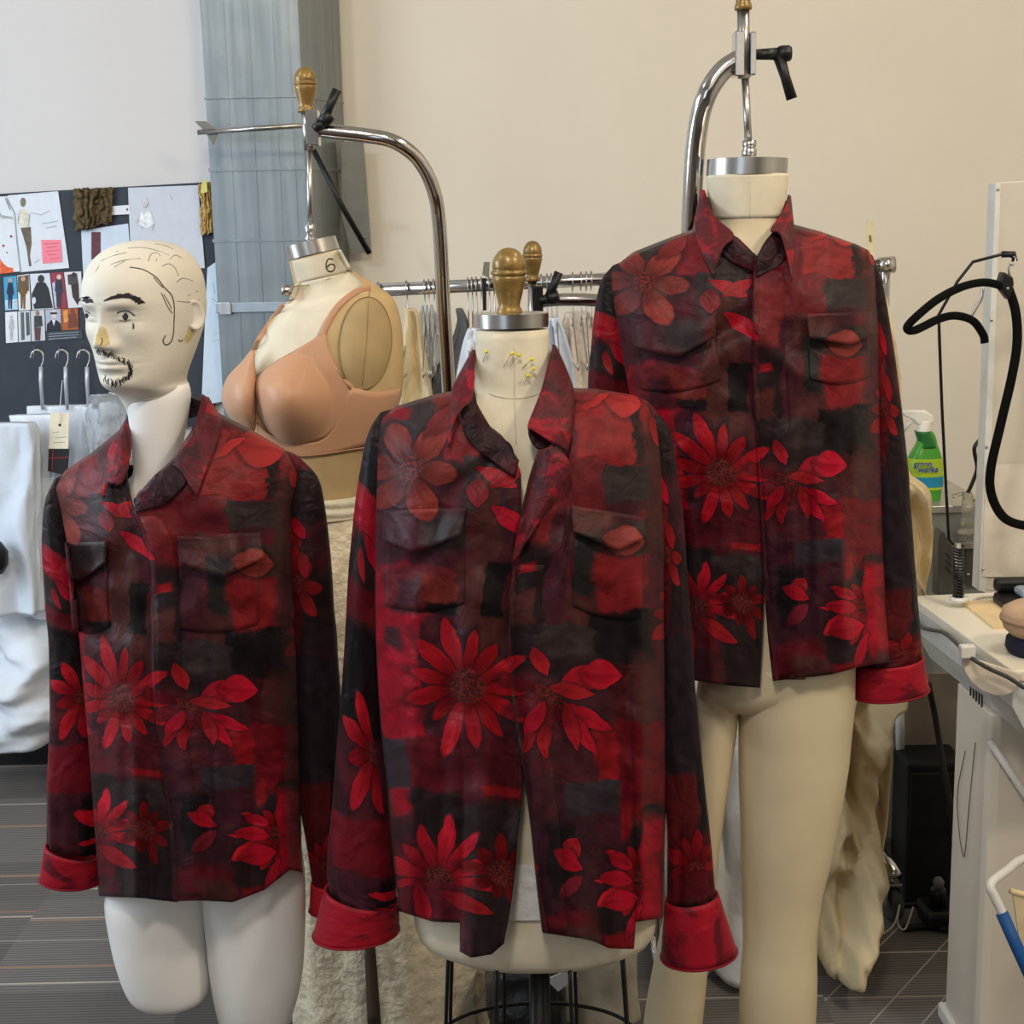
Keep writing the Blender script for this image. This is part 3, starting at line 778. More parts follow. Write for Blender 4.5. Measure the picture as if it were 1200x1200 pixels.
# ------------------------------------------------------------------ forms and mannequin
FINIAL = [(0,0),(.19,0),(.205,.04),(.19,.09),(.165,.13),(.175,.19),(.215,.34),(.25,.48),(.268,.545),(.262,.575),(.245,.59),(.275,.605),(.285,.63),(.275,.655),(.25,.67),(.262,.69),(.255,.78),(.225,.86),(.165,.94),(.09,.985),(0,1)]
def finial(base, top, width, parent):
    a, b = Vector(base), Vector(top); h = (b - a).length
    k = width / .57
    return m_lathe([(r * k, q * h) for r, q in FINIAL], a, 36, b - a).build('finial', GOLD, parent, label='turned wooden knob painted gold')
def cap_disc(pl, pr, ql, qr, parent, ratio=1., name='neck_cap'):
    """metal cap between two silhouettes"""
    rg = pair_rings([(pl, pr), (ql, qr)], parent['dist'], ratio, 48, 4)
    c = sum(rg[0], Vector()) / 48
    top = [[c + (p - c) * k for p in rg[0]] for k in (.02, .5, .94)]
    for r in top: 
        for p in r: p.z += .0006
    mb = m_loft(top + [[c + (p - c) * .995 for p in rg[0]]] + rg, True, True)
    return mb.build(name, STEEL, parent, angle=35)

# --- the form in the middle
D2 = 2.3
f2 = thing('dress_form', 'cream half-body dress form with black wire cage and yellow pins in its neck', 'dress form', (P(605, 1137, D2).x, D2, 0))
f2['dist'] = D2
rows = [(386,558,643),(410,557,644),(438,555,649),(455,552,656),(470,532,676),(486,492,722),(510,470,745),(560,462,752),(650,464,752),(850,472,752),(980,480,764),(1060,484,769),(1085,488,768),(1098,496,764),(1108,512,752),(1113,530,735)]
dep = [(386,.054),(438,.056),(460,.058),(486,.07),(520,.088),(650,.096),(850,.088),(980,.090),(1060,.096),(1098,.096),(1113,.082)]
torso_r = pix_rows(rows, D2, dep, 64, 70, 2.25)
tb = m_loft(torso_r); torso2 = tb.build('torso', LINEN, f2)
TB2 = BVHTree.FromPolygons(tb.v, tb.f)
cap_disc((555,368), (643,366), (556,384), (643,382), f2)
finial(P(597, 369, D2), P(596, 290, D2 - .005), .0575, f2)
wb = pix_rows([(985,477,766),(1020,479,770),(1046,480,772)], D2, [(985,.0955),(1046,.1015)], 64, 8, 2.25)
m_loft(wb, False, False).build('waist_wrap', mat('plastic_wrap', (228, 228, 224), .22, bump=.5, bscale=60), f2, label='glossy white plastic wrap')
sm = [torso2]
def on2(px, py, off=0):
    d = ray(px, py).normalized(); h = TB2.ray_cast(CAMLOC, d)
    return (h[0] if h[0] else P(px, py, D2 - .05)) - d * off
SEAM = mat('seam_line', (196, 184, 156), .9)
m_tube([on2(x, y, .0003) for x, y in [(601,388),(602,410),(603,440),(603,475),(605,520)]], .0006, 6, res=24).build('center_seam', SEAM, f2)
m_tube([on2(x, y, .0003) for x, y in [(556,448),(575,462),(602,467),(630,462),(650,448)]], .0006, 6, res=24).build('neck_seam', SEAM, f2)
cp = P(632, 1137, D2)
m_lathe([(.018, 0), (.018, cp.z + .03)], (cp.x, D2, 0), 20).build('stand_pole', BLACKMETAL, f2)
m_lathe([(.0, 0), (.2, 0), (.2, .012), (.06, .03), (.03, .06), (.02, .1)], (cp.x, D2, 0), 40).build('stand_base', BLACKMETAL, f2)
cage = MB()
topr = (cp.x - .01, D2, P(600, 1112, D2).z); botz = topr[2] - .16
def cage_ring(a, b, z, r=.0035):
    return m_tube([(cp.x - .005 + a*math.cos(t), D2 + b*math.sin(t), z) for t in [2*PI*k/48 for k in range(48)]], r, 8, cage, closed=True)
zr = P(635, 1214, D2).z; cage_ring(.170, .11, zr); cage_ring(.172, .11, zr - .2)
for k in range(8):
    t = 2*PI*k/8 + .35
    a = Vector((cp.x - .005 + .158*math.cos(t), D2 + .085*math.sin(t), topr[2] + .012)); b = Vector((cp.x - .005 + .172*math.cos(t), D2 + .11*math.sin(t), zr - .2))
    m_tube([a, (a + b)/2 + Vector((.004*math.cos(t), 0, 0)), b], .0033, 8, cage, res=8)
for t in (0, PI/2, PI, 3*PI/2):
    z = zr
    m_tube([(cp.x, D2, z), (cp.x - .005 + .166*math.cos(t), D2 + .1*math.sin(t), z)], .0033, 8, cage)
cage.build('wire_cage', BLACKMETAL, f2, label='black wire hip cage')
# pins
PINY = mat('yellow_pin_head', (226, 206, 40), .25)
proto = None
PINS = [((570,412),(566,424),'yellow-headed pin alone near the collar edge of the form neck'),((600,414),(590,430),'upper yellow-headed pin of the middle pair in the form neck'),((608,416),(597,431),'lower yellow-headed pin of the middle pair in the form neck'),
        ((623,421),(612,432),'yellow-headed pin at the top of the vertical trio in the form neck'),((625,432),(617,443),'yellow-headed pin in the middle of the vertical trio in the form neck'),((619,440),(614,450),'yellow-headed pin at the bottom of the vertical trio in the form neck')]
hb = m_lathe([(0,-.0034),(.002,-.0028),(.0034,0),(.002,.0028),(0,.0034)], (0,0,0), 14)
for i, (h, tpt, lab) in enumerate(PINS):
    hp, tp = on2(*h, .012), on2(*tpt, .0035)
    loc = hp
    if proto is None:
        r = thing('dressmaker_pin', lab, 'pin', (0, 0, 0), 'yellow pins in the form neck')
        hd = hb.build('pin_head', PINY, r); sh_ = m_tube([(0,0,0),(0,0,-1)], .0006, 6).build('pin_shaft', STEEL, r)
        proto = (r, hd, sh_); parts = proto
    else:
        r = proto[0].copy(); hd = proto[1].copy(); sh_ = proto[2].copy()
        for q in (r, hd, sh_): COL.objects.link(q)
        hd.parent = r; sh_.parent = r; r['label'] = lab
    r.location = loc
    dv = tp - hp
    sh_.rotation_mode = 'QUATERNION'; sh_.rotation_quaternion = Vector((0,0,-1)).rotation_difference(dv.normalized()); sh_.scale = (1, 1, dv.length)

# --- the tall form with legs
D3 = 2.56
f3 = thing('dress_form', 'tall cream dress form with full legs hung from a chrome stand', 'dress form', (P(900, 800, D3).x, D3, 0)); f3['dist'] = D3
rows = [(205,829,922),(230,831,920),(255,838,914),(268,838,915),(282,812,940),(300,770,975),(330,745,1000),(400,750,1005),(500,768,1005),(600,796,1006),(700,816,1003),(760,818,1002),(800,820,1000),(818,826,994),(826,840,980)]
dep = [(205,.066),(255,.062),(282,.066),(330,.085),(500,.09),(700,.088),(800,.094),(826,.065)]
m_loft(pix_rows(rows, D3, dep, 64, 70, 2.15)).build('torso', CREAMFORM, f3)
cap_disc((829,187), (923,186), (828,206), (922,205), f3)
nk = pix_rows([(205,828.5,922.5),(230,830.5,920.5),(256,837.5,914.5)], D3, [(205,.0665),(256,.0625)], 64, 12, 2.15)
m_loft(nk, False, False).build('neck_cover', LINEN, f3, solid=.001)
m_tube([P(x, y, D3 - .068) for x, y in [(879,213),(879,235),(878,256)]], .0006, 6, res=8).build('center_seam', SEAM, f3)
l1 = [(770,822,905),(800,818,896),(815,816,884),(830,816,868),(860,812,863),(900,806,857),(960,797,848),(1040,785,838),(1100,772,832),(1180,757,825),(1260,748,815),(1325,744,806)]
l2 = [(770,850,1001),(800,862,1001),(830,865,1000),(860,866,997),(900,866,993),(1000,869,975),(1050,870,963),(1100,871,957),(1150,868,957),(1200,866,955),(1260,868,948),(1325,872,938)]
for L in (l1, l2):
    m_loft(pix_rows(L, D3, .92, 40, 60, 2.05)).build('leg', CREAMFORM, f3)
# chrome stand of the tall form
ax = P(874, 60, D3)
def lever(a, b, c, parent, Y):
    kb = m_tube([P(*a, Y), P(*b, Y)], [.0085, .0105], 14)
    m_lathe([(0,0),(.012,0),(.0135,.006),(.0135,.018),(.011,.022),(0,.022)], P(*b, Y), 16, P(*b, Y) - P(*a, Y), kb)
    m_tube([P(*b, Y), (P(*b, Y) + P(*c, Y)) / 2, P(*c, Y)], [.011, .0085, .0095], 12, kb)
    return kb.build('clamp_lever', BLACK, parent)
m_tube([P(878, 183, D3), P(873, 88, D3)], .0065, 12).build('hanging_rod', STEEL, f3)
m_tube([P(872, 92, D3), P(871, 10, D3)], .0105, 16).build('rod_sleeve', STEEL, f3)
m_lathe([(.0, 0), (.012, 0), (.013, .003), (.013, .010), (.010, .014), (.012, .016), (.012, .026), (0, .026)], P(878, 183, D3), 16).build('hex_nut', STEEL, f3)
cl = m_box((-.008, -.02, -.037), (.008, .02, .037)); 
for v in cl.v: v += P(865, 64, D3)
m2 = m_box((-.005, -.018, -.035), (.005, .018, .035))
for v in m2.v: v += P(881, 64, D3)
cl.add(m2.v, m2.f); cl.build('clamp_plates', CHROME, f3, bevel=.002, smooth=False)
lever((884,64), (912,63), (928,116), f3, D3)
m_tube([P(866,70,D3), P(846,84,D3), P(828,112,D3), P(818,150,D3+.02), P(812,220,D3+.04), P(806,400,D3+.08), P(800,700,D3+.12), Vector((P(800,700,D3+.12).x, D3+.13, .05))], .0175, 20, res=80).build('stand_arm', CHROME, f3)
finial(P(871, 12, D3), P(870, -62, D3), .042, f3)
bx = P(800,700,D3+.12).x
m_tube([(bx, D3+.10, .05), (bx, D3+.3, .03), (bx, D3+.5, .03)], .016, 12).build('stand_base', CHROME, f3)

# --- the bust form behind
DF = 2.95
ff = thing('dress_form', 'padded tan female bust form marked 6 hung from a curved chrome stand', 'dress form', (P(370, 800, DF).x, DF, 0)); ff['dist'] = DF
prs = [((339,306),(398,292)),((341,316),(401,301)),((345,332),(408,312)),((346,344),(418,320)),((334,356),(442,335)),((319,372),(462,352)),((304,398),(471,385)),((291,425),(473,430)),((287,465),(469,470)),((292,510),(455,508)),((303,550),(438,548)),((310,590),(428,588)),((304,660),(440,660)),((300,740),(458,740))]
fr = pair_rings(prs, DF, [.95,.95,.9,.75,.62,.66,.72,.74,.74,.74,.78,.8,.8,.8], 64, 80, 2.1)
fm = m_loft(fr); fm.build('torso', LINEN_TAN, ff)
TBF = BVHTree.FromPolygons(fm.v, fm.f)
def onf(px, py, off=0, fd=-.06):
    d = ray(px, py).normalized(); h = TBF.ray_cast(CAMLOC, d)
    return (h[0] if h[0] else P(px, py, DF + fd)) - d * off
cap_disc((333,290), (393,276), (337,305), (398,291), ff)
# cream upper chest panel
pan = []
A = [(346,333),(338,352),(322,374),(309,395),(300,415),(298,440)]; B = [(412,318),(424,334),(404,350),(385,374),(366,404),(306,441)]
pa = spline([Vector((x,y,0)) for x,y in A], 24); pb = spline([Vector((x,y,0)) for x,y in B], 24)
for a, b in zip(pa, pb):
    for j in range(13):
        q = a.lerp(b, j/12); pan.append(onf(q.x, q.y, .0012))
MB().add(pan, grid_faces(25, 13)).build('chest_panel', LINEN, ff, solid=.0005)
# neck band with the size
nb = []
for i in range(9):
    for j in range(17):
        a = Vector((339,307,0)).lerp(Vector((345,333,0)), i/8); b = Vector((399,292,0)).lerp(Vector((413,317,0)), i/8)
        q = a.lerp(b, j/16); nb.append(onf(q.x, q.y, .0008))
MB().add(nb, grid_faces(9, 17)).build('neck_cover', LINEN, ff, solid=.0005)
INK = mat('ink', (40, 34, 30), .7)
six = [(390,304),(385,303.5),(382.5,308),(382.5,314),(385.5,318),(390,317.5),(392.5,313.5),(390.5,310),(386.5,310),(383.5,313)]
m_tube([onf(x, y, .0015) for x, y in six], .0014, 6, res=40).build('size_number', INK, ff, label='black number 6')
# arm plate
pl, n1, n2 = [], 10, 40
for i in range(n1 + 1):
    for j in range(n2):
        t = 2*PI*j/n2; k = i/n1
        x = 428 + 31*k*math.cos(t) - 3*k*math.sin(t); y = 402 + 54*k*math.sin(t)
        pl.append(onf(x, y, .003 + .010*(1 - k**3)))
mb = MB().add(pl, grid_faces(n1 + 1, n2, True)); ap = mb.build('arm_plate', mat('arm_plate_cloth', (176, 152, 108), .85, 0, .05, 14, bump=.15, bscale=700), ff)
SEAMD = mat('seam_dark', (146, 124, 86), .9)
m_tube([onf(428 + 31*math.cos(t) - 3*math.sin(t), 402 + 54*math.sin(t), .004) for t in [2*PI*k/40 for k in range(40)]], .0011, 6, closed=True).build('plate_piping', SEAMD, ap)
m_tube([onf(x, y, .014) for x, y in [(432,352),(431,380),(428,420),(424,452)]], .0008, 6, res=16).build('plate_seam', SEAMD, ap)
m_tube([onf(x, y, .002) for x, y in [(433,337),(433,344),(431,350)]], .0008, 6, res=8).build('shoulder_seam', SEAMD, ff)
for q in ((398,440),(405,452)):
    m_tube([onf(q[0]-3, q[1]-6, .004), onf(q[0]+6, q[1]+4, .006)], .0022, 6).build('tape_tag', SEAMD, ff)
m_tube([onf(x, y, .0016) for x, y in [(345,336),(362,334),(385,327),(405,320)]], .0007, 6, res=12).build('neck_seam', SEAMD, ff)
m_lathe([(0,0),(.009,0),(.0105,.004),(.0105,.02),(.008,.024),(0,.024)], P(344, 340, DF - .02), 16, (-1, -.2, 0)).build('neck_screw', STEEL, ff)
# stand
m_tube([P(364, 280, DF), P(362, 172, DF)], .006, 12).build('hanging_rod', STEEL, ff)
m_lathe([(0,0),(.011,0),(.012,.004),(.008,.01),(.011,.014),(.011,.03),(.007,.034),(0,.034)], P(364, 282, DF), 16).build('hex_nut', STEEL, ff)
m_tube([P(362, 176, DF), P(359, 130, DF)], .0105, 16).build('rod_sleeve', STEEL, ff)
b3 = m_box((-.012, -.02, -.034), (.012, .02, .034))
for v in b3.v: v += P(367, 150, DF)
b3.build('clamp_plates', CHROME, ff, bevel=.002, smooth=False)
finial(P(359, 132, DF), P(357, 78, DF), .048, ff)
lever((368,152), (378,143), (395,105), ff, DF - .02)
m_tube([P(372,152,DF), P(395,155,DF), P(430,159,DF), P(462,166,DF), P(490,187,DF+.02), P(508,222,DF+.04), P(515,265,DF+.06), P(520,360,DF+.08), P(527,480,DF+.1), P(540,760,DF+.14), Vector((P(540,760,DF+.14).x, DF+.15, .05))], .0145, 18, res=110).build('stand_arm', CHROME, ff)
bx = P(540,760,DF+.14).x
m_tube([(bx, DF+.12, .05), (bx, DF+.3, .03), (bx, DF+.5, .03)], .015, 12).build('stand_base', CHROME, ff)

# bra on the bust form
BRA = mat('bra_satin', (198, 150, 116), .42, 0, .02, 8, sheen=.1, spec=.4)
BRAE = mat('bra_edging', (188, 138, 104), .5)
br = thing('bra', 'tan underwired bra worn by the female bust form', 'bra', onf(340, 530, .05))
def cup(outline, apex, sx, sy, bulge):
    """padded cup: a smooth dome over the traced outline"""
    n, m = 72, 20
    o2 = spline([Vector((x, y, d)) for x, y, d in outline], n, True)
    A_ = np.array([[p.x, p.y, 1] for p in o2]); cf = np.linalg.lstsq(A_, np.array([p.z for p in o2]), rcond=None)[0]
    v = []
    for i in range(m + 1):
        k = i / m
        for p in o2:
            x = apex[0] + (p.x - apex[0]) * k; y = apex[1] + (p.y - apex[1]) * k
            w = k ** 3; d = (cf[0]*x + cf[1]*y + cf[2]) * (1 - w) + p.z * w
            d -= bulge * math.exp(-((x - apex[0])/sx)**2 - ((y - apex[1])/sy)**2) * (1 - k ** 5)
            q = P(x, y, DF + d); dr = (q - CAMLOC); L = dr.length; dr = dr / L; hh = TBF.ray_cast(CAMLOC, dr)
            if hh[0] is not None and hh[3] - .004 < L: q = hh[0] - dr * .004
            v.append(q)
    f = grid_faces(m + 1, n, True)
    f = [q for q in f if min(q) >= n] + [(0, n + (j + 1) % n, n + j) for j in range(n)]
    keep = [v[0]] + v[n:]
    f = [tuple(0 if a < n else a - n + 1 for a in q) for q in f]
    ob = MB().add(keep, f).build('cup', BRA, br, solid=.003)
    m_tube(v[-n:], .0018, 6, closed=True).build('cup_edging', BRAE, ob)
cup([(380,388,-.07),(374,394,-.076),(352,408,-.095),(322,425,-.112),(303,443,-.115),(300,462,-.116),(307,490,-.114),(326,514,-.112),(348,520,-.112),(380,512,-.105),(404,486,-.09),(416,457,-.075),(401,441,-.08),(390,421,-.078),(383,402,-.073)], (342,466), 52, 50, .085)
cup([(296,411,-.095),(283,425,-.085),(268,441,-.075),(261,458,-.065),(262,474,-.07),(273,492,-.085),(296,506,-.108),(299,480,-.116),(299,450,-.116),(298,428,-.108)], (280,466), 26, 40, .05)
def strapw(name, pts, w0, thick=.0015, m=BRA, res=40, up=None):
    c = spline(pts, res); v = []
    for i, p in enumerate(c):
        t = (c[min(i+1, res)] - c[max(i-1, 0)]).normalized()
        nrm = (CAMLOC - p).normalized() if up is None else Vector(up); s_ = t.cross(nrm).normalized()
        w = w0 if not isinstance(w0, list) else interp(w0, i/res)
        for j in (-1, -.33, .33, 1): v.append(p + s_ * w * j)
    return MB().add(v, grid_faces(res + 1, 4)).build(name, m, br, solid=thick)
strapw('strap', [onf(377,394,.004), onf(384,378,.004), onf(394,362,.004), onf(406,350,.004), onf(420,341,.004), onf(434,338,.005)], .0065)
strapw('strap', [onf(296,412,.006), onf(303,398,.006), onf(312,384,.005), onf(322,370,.004), onf(332,357,.004)], .0045)
A = [(299,494),(312,506),(330,514),(350,520),(380,514),(400,486),(410,456),(436,459),(462,457),(469,454)]; B = [(302,512),(318,524),(336,531),(356,534),(385,531),(410,527),(430,524),(446,520),(456,517),(461,515)]
pa = spline([Vector((x,y,0)) for x,y in A], 48); pb = spline([Vector((x,y,0)) for x,y in B], 48); v = []
for a, b in zip(pa, pb):
    for j in range(9):
        q = a.lerp(b, j/8); v.append(onf(q.x, q.y, .005, -.04))
MB().add(v, grid_faces(49, 9)).build('band', BRA, br, solid=.002)
m_tube([v[9*i + 8] for i in range(49)], .002, 6).build('band_edging', BRAE, br)
# crinkled skirt
SKIRT = mat('crinkled_satin', (226, 212, 184), .38, 0, .09, 30, bump=1., bscale=38)
sk = thing('skirt', 'long crinkled cream satin skirt with a folded waistband on the bust form', 'skirt', (P(400, 1100, DF).x, DF, P(400, 1206, DF).z))
wr = pair_rings([((302,582),(436,575)),((300,590),(438,588)),((299,603),(440,600))], DF, .84, 64, 14, fold=lambda p, t, q, c: c + (p - c) * (1 + .02*math.sin(q*14 + 2*math.sin(t*2)) + .02))
m_loft(wr, False, False).build('waistband', mat('skirt_waistband', (214, 204, 180), .5, bump=.2, bscale=120), sk, solid=.003)
def skf(p, t, q, c):
    w = .035 * min(1, q*3) * math.sin(t * 13 + 2 * fb(q*2, 0, 3)) + .05 * q * math.sin(t * 5 + 1.) + .02 * fb(p.x * 14, p.z * 14, p.y * 14, 1, 3)
    return c + (p - c) * (1 + w)
sr = pair_rings([((300,600),(440,597)),((296,660),(458,660)),((300,760),(480,760)),((318,900),(520,900)),((338,1050),(552,1050)),((344,1180),(562,1180)),((345,1206),(566,1206))], DF, [.8,.8,.75,.65,.6,.6,.6], 120, 90, fold=skf)
m_loft(sr, False, False).build('skirt_body', SKIRT, sk, solid=.003)

SLIT = mat('skirt_slit', (66, 54, 38), .8)
v_ = []
for i in range(9):
    y = 1085 + 118*i/8
    for x in (426 + i*.6, 431 + i*.9, 438 + i*1.1): v_.append(P(x, y, DF - .122 - .004*i))
MB().add(v_, grid_faces(9, 3)).build('slit', SLIT, sk, solid=.002, label='dark narrow slit')  # dark strip laid on the skirt front, no opening cut

# --- mannequin with the drawn-on face
DL = 2.46
ml = thing('mannequin', 'white male mannequin with a drawn-on moustache and cut-off thighs', 'mannequin', (P(210, 1100, DL).x, DL, 0))
rows = [(450,156,220),(462,151,223),(480,151,221),(505,154,217),(535,157,212),(556,156,212),(572,136,232),(592,112,300),(620,98,322),(700,100,326),(850,118,334),(940,132,336),(980,142,336),(1000,150,330),(1012,170,310)]
dep = [(450,.05),(462,.056),(535,.052),(572,.058),(620,.085),(700,.105),(850,.10),(940,.092),(980,.085),(1012,.05)]
m_loft(pix_rows(rows, DL, dep, 64, 80, 2.15)).build('torso', WHITEFORM, ml)
for L in ([(960,160,226),(1000,140,236),(1035,127,240),(1055,124,242),(1090,129,243),(1125,137,245),(1158,149,245),(1171,160,238),(1174,172,228)], [(990,236,352),(1030,236,357),(1100,242,357),(1150,248,353),(1190,256,343),(1206,263,336),(1212,276,324)]):
    m_loft(pix_rows(L, DL, .9, 48, 50, 2.1)).build('thigh', WHITEFORM, ml)
lp = P(300, 1200, DL)
m_lathe([(.016, 0), (.016, lp.z + .05)], (lp.x, DL, 0), 16).build('support_pole', BLACKMETAL, ml)
m_lathe([(0, 0), (.17, 0), (.17, .01), (.03, .02), (.016, .03)], (lp.x, DL, 0), 40).build('stand_base', BLACKMETAL, ml)
# head
YAW = math.radians(-25)
HC = P(169, 366, DL - .01); HS = .236 / .236
prof = [(-.30,-.03,.036,.038),(-.20,-.032,.038,.039),(-.165,-.036,.042,.0415),(-.140,-.046,.050,.0475),(-.126,-.062,.054,.0515),(-.118,-.0765,.053,.051),(-.108,-.0845,.054,.0535),(-.095,-.0865,.058,.058),(-.080,-.088,.066,.0625),(-.065,-.0895,.075,.066),(-.050,-.090,.084,.069),(-.030,-.0895,.095,.0725),(-.008,-.0895,.103,.075),(.012,-.093,.107,.0765),(.030,-.0955,.108,.0765),(.055,-.092,.106,.0755),(.078,-.081,.097,.070),(.096,-.064,.083,.059),(.108,-.044,.064,.044),(.115,-.023,.040,.027),(.118,0,.012,.008)]
def head_ring(z):
    f = smooth([(p[0], p[1]) for p in prof], z); b = smooth([(p[0], p[2]) for p in prof], z); w = smooth([(p[0], p[3]) for p in prof], z)
    yc = (f + b) / 2 * .55
    out = []; n = 160
    for k in range(n):
        t = 2*PI*k/n
        cx, sy = math.cos(t), math.sin(t)
        pw = interp([(.0, 2.25), (.09, 2.05)], z)
        x = w * math.copysign(abs(cx) ** (2/pw), cx)
        y = yc + ((yc - f) if sy < 0 else (b - yc)) * math.copysign(abs(sy) ** (2/pw), sy)
        out.append(Vector((x, y, z)))
    return out
def gs(x, s): return math.exp(-(x/s)**2 / 2)
def sculpt(p):
    x, y, z = p; q = Vector(p)
    if y < .0:
        ax = abs(x)
        front = min(1, max(0, (-y - .02) / .045))
        # nose
        h = interp([(-.056,0),(-.050,.008),(-.044,.021),(-.038,.0255),(-.030,.0225),(-.015,.0155),(.0,.0085),(.012,.004),(.022,0)], z)
        wd = interp([(-.05,.0105),(-.04,.0105),(-.03,.0085),(-.01,.0062),(.02,.009)], z)
        d = h * gs(x, wd)
        d += .006 * gs(ax - .0135, .0052) * gs(z + .0445, .006)       # wings
        d -= .010 * gs(ax - .031, .0135) * gs(z - .004, .0095)         # sockets
        d += .0065 * gs(ax - .031, .0105) * gs(z - .001, .0058)        # eyeball
        d -= .0018 * gs(ax - .031, .012) * gs(z + .0065, .0016)
        d += .0018 * gs(ax - .031, .013) * gs(z - .0075, .0018)        # lid
        d += .0045 * gs(ax - .028, .018) * gs(z - .0215, .0065)        # brow
        d += .004 * gs(ax - .047, .015) * gs(z + .024, .013)           # cheek
        d -= .004 * gs(ax - .042, .014) * gs(z + .062, .018)
        d += .0068 * gs(x, .0165) * gs(z + .0685, .0042) + .0078 * gs(x, .015) * gs(z + .0795, .0048)
        d -= .0045 * gs(x, .02) * gs(z + .0737, .0017)                 # mouth line
        d -= .003 * gs(x, .02) * gs(z + .0905, .005)
        d += .005 * gs(x, .018) * gs(z + .107, .009)                   # chin
        d -= .002 * gs(x, .003) * gs(z + .060, .006)
        q.y -= d * front
    return q
RZ = Matrix.Rotation(YAW, 3, 'Z') @ Matrix.Rotation(math.radians(3), 3, 'X')
def to_world(p): return HC + RZ @ Vector((p[0] * 1.13, p[1] * 1.13, p[2]))
zs = [-.175 + (.118 + .175) * (1 - (1 - i/150)**1.25) for i in range(151)]
hr = [[to_world(sculpt(p)) for p in head_ring(z)] for z in zs]
hm = m_loft(hr, True, True)
HEADM = mat('plaster_white', (224, 218, 202), .55, 0, .03, 9, bump=.08, bscale=90)
head = hm.build('head', HEADM, ml)
THB = BVHTree.FromPolygons(hm.v, hm.f)
def onh(px, py, off=.0004):
    d = ray(px, py).normalized(); h = THB.ray_cast(CAMLOC, d)
    return (h[0] if h[0] else P(px, py, DL)) - d * off
def onlocal(x, z, side=1, off=.0):   # ear helper
    pass
for sg in (1, -1):
    er = []
    for i in range(9):
        k = i / 8
        rgn = []
        for j in range(28):
            t = 2*PI*j/28
            rx = .0125 * (1 - .25*max(0, -math.sin(t))) ; rz = .023 * (1 - .12*max(0, -math.sin(t)))
            s_ = [1.0, 1.12, 1.18, 1.15, 1.02, .88, .76, .6, .12][i]; out = [.066, .072, .076, .079, .080, .0775, .0755, .0745, .074][i]
            rgn.append(to_world((sg * (out + .006*math.cos(t)*(s_)), .018 + rx*s_*math.cos(t) + .0 , -.008 + rz*s_*math.sin(t) + .2*rx*math.cos(t)*0)))
        er.append(rgn)
    m_loft(er, False, True).build('ear', HEADM, head)
# drawn marks
MARK = mat('marker_black', (38, 35, 35), .7)
PENCIL = mat('pencil_grey', (112, 104, 92), .8)
STAIN = mat('glue_stain', (200, 182, 128), .5, 0, .12, 60)
def stroke(mb, pts, r): m_tube([onh(x, y) for x, y in pts], r, 5, mb, res=max(4, 5 * (len(pts) - 1)))
rnd = random.Random(3)
bw = MB()
def brow(path, up, n):
    for i in range(n):
        t = i / (n - 1); k = t * (len(path) - 1); a = min(int(k), len(path) - 2)
        x = path[a][0] + (path[a+1][0] - path[a][0]) * (k - a); y = path[a][1] + (path[a+1][1] - path[a][1]) * (k - a)
        h = up * (math.sin(PI * min(1, t + .25)) * .6 + .4)
        stroke(bw, [(x - 3 + rnd.uniform(-1, 1), y + h * .5), (x + 1, y), (x + 5 + rnd.uniform(-1, 2), y - h * .4 + rnd.uniform(-.5, 1.5))], .0008)
brow([(125,350),(134,347),(145,346),(155,348),(165,355)], 7, 46)
brow([(95,349),(99,350),(105,354)], 6, 16)
bw.build('drawn_brow', MARK, head, label='eyebrows drawn in black marker')
ey = MB()
for (ex, ey_), rr in (((147,371), 4.6), ((101.5,370), 3.0)):
    for k in range(7): stroke(ey, [(ex - rr*.7 + k*rr*.22, ey_ - rr*math.sin(PI*(k+.6)/7.6)), (ex - rr*.7 + k*rr*.22, ey_ + rr*math.sin(PI*(k+.6)/7.6))], .0008)
stroke(ey, [(137,367.5),(141,365),(147,364),(153,366),(158,370)], .0011); stroke(ey, [(140,375),(146,376.5),(153,374.5)], .0005); stroke(ey, [(156,379),(156.4,382),(156,385)], .0016)
stroke(ey, [(95,366),(100,364.5),(106,368)], .0007)
stroke(ey, [(119,396),(120,400),(118,404)], .0009)
ey.build('drawn_eye', mat('iris_grey', (62, 62, 68), .5), head, label='grey painted eyes')
ms = MB()
for path, n, ln in (([(112,411),(122,413),(132,417),(140,421),(148,424),(153,430)], 40, 6), ([(152,428),(154,434),(152,440),(147,444)], 34, 6), ([(122,444),(130,449),(138,449),(146,445)], 30, 7)):
    for i in range(n):
        k = i / (n - 1) * (len(path) - 1); a = min(int(k), len(path) - 2)
        x = path[a][0] + (path[a+1][0] - path[a][0]) * (k - a) + rnd.uniform(-1.8, 1.8); y = path[a][1] + (path[a+1][1] - path[a][1]) * (k - a) + rnd.uniform(-2, 2)
        stroke(ms, [(x, y - ln*.4), (x + rnd.uniform(-2, 2), y), (x + rnd.uniform(-1.5, 2.5), y + ln*.45)], .0006)
ms.build('drawn_moustache', MARK, head, label='moustache and goatee drawn in black marker')
hl = MB()
stroke(hl, [(152,313),(168,316),(183,325),(192,336),(201,346),(204,358),(204,375),(203,392),(200,401),(194,404),(191,399),(194,393)], .0009)
stroke(hl, [(180,325),(186,332),(191,337)], .0007); stroke(hl, [(189,343),(193,352),(198,362),(202,367)], .0007); stroke(hl, [(192,345),(198,355),(201,362)], .0007)
stroke(hl, [(209,398),(212,400),(214,398)], .0009)
hl.build('drawn_sideburn', MARK, head, label='sideburn outlined in black marker')
pg = MB()
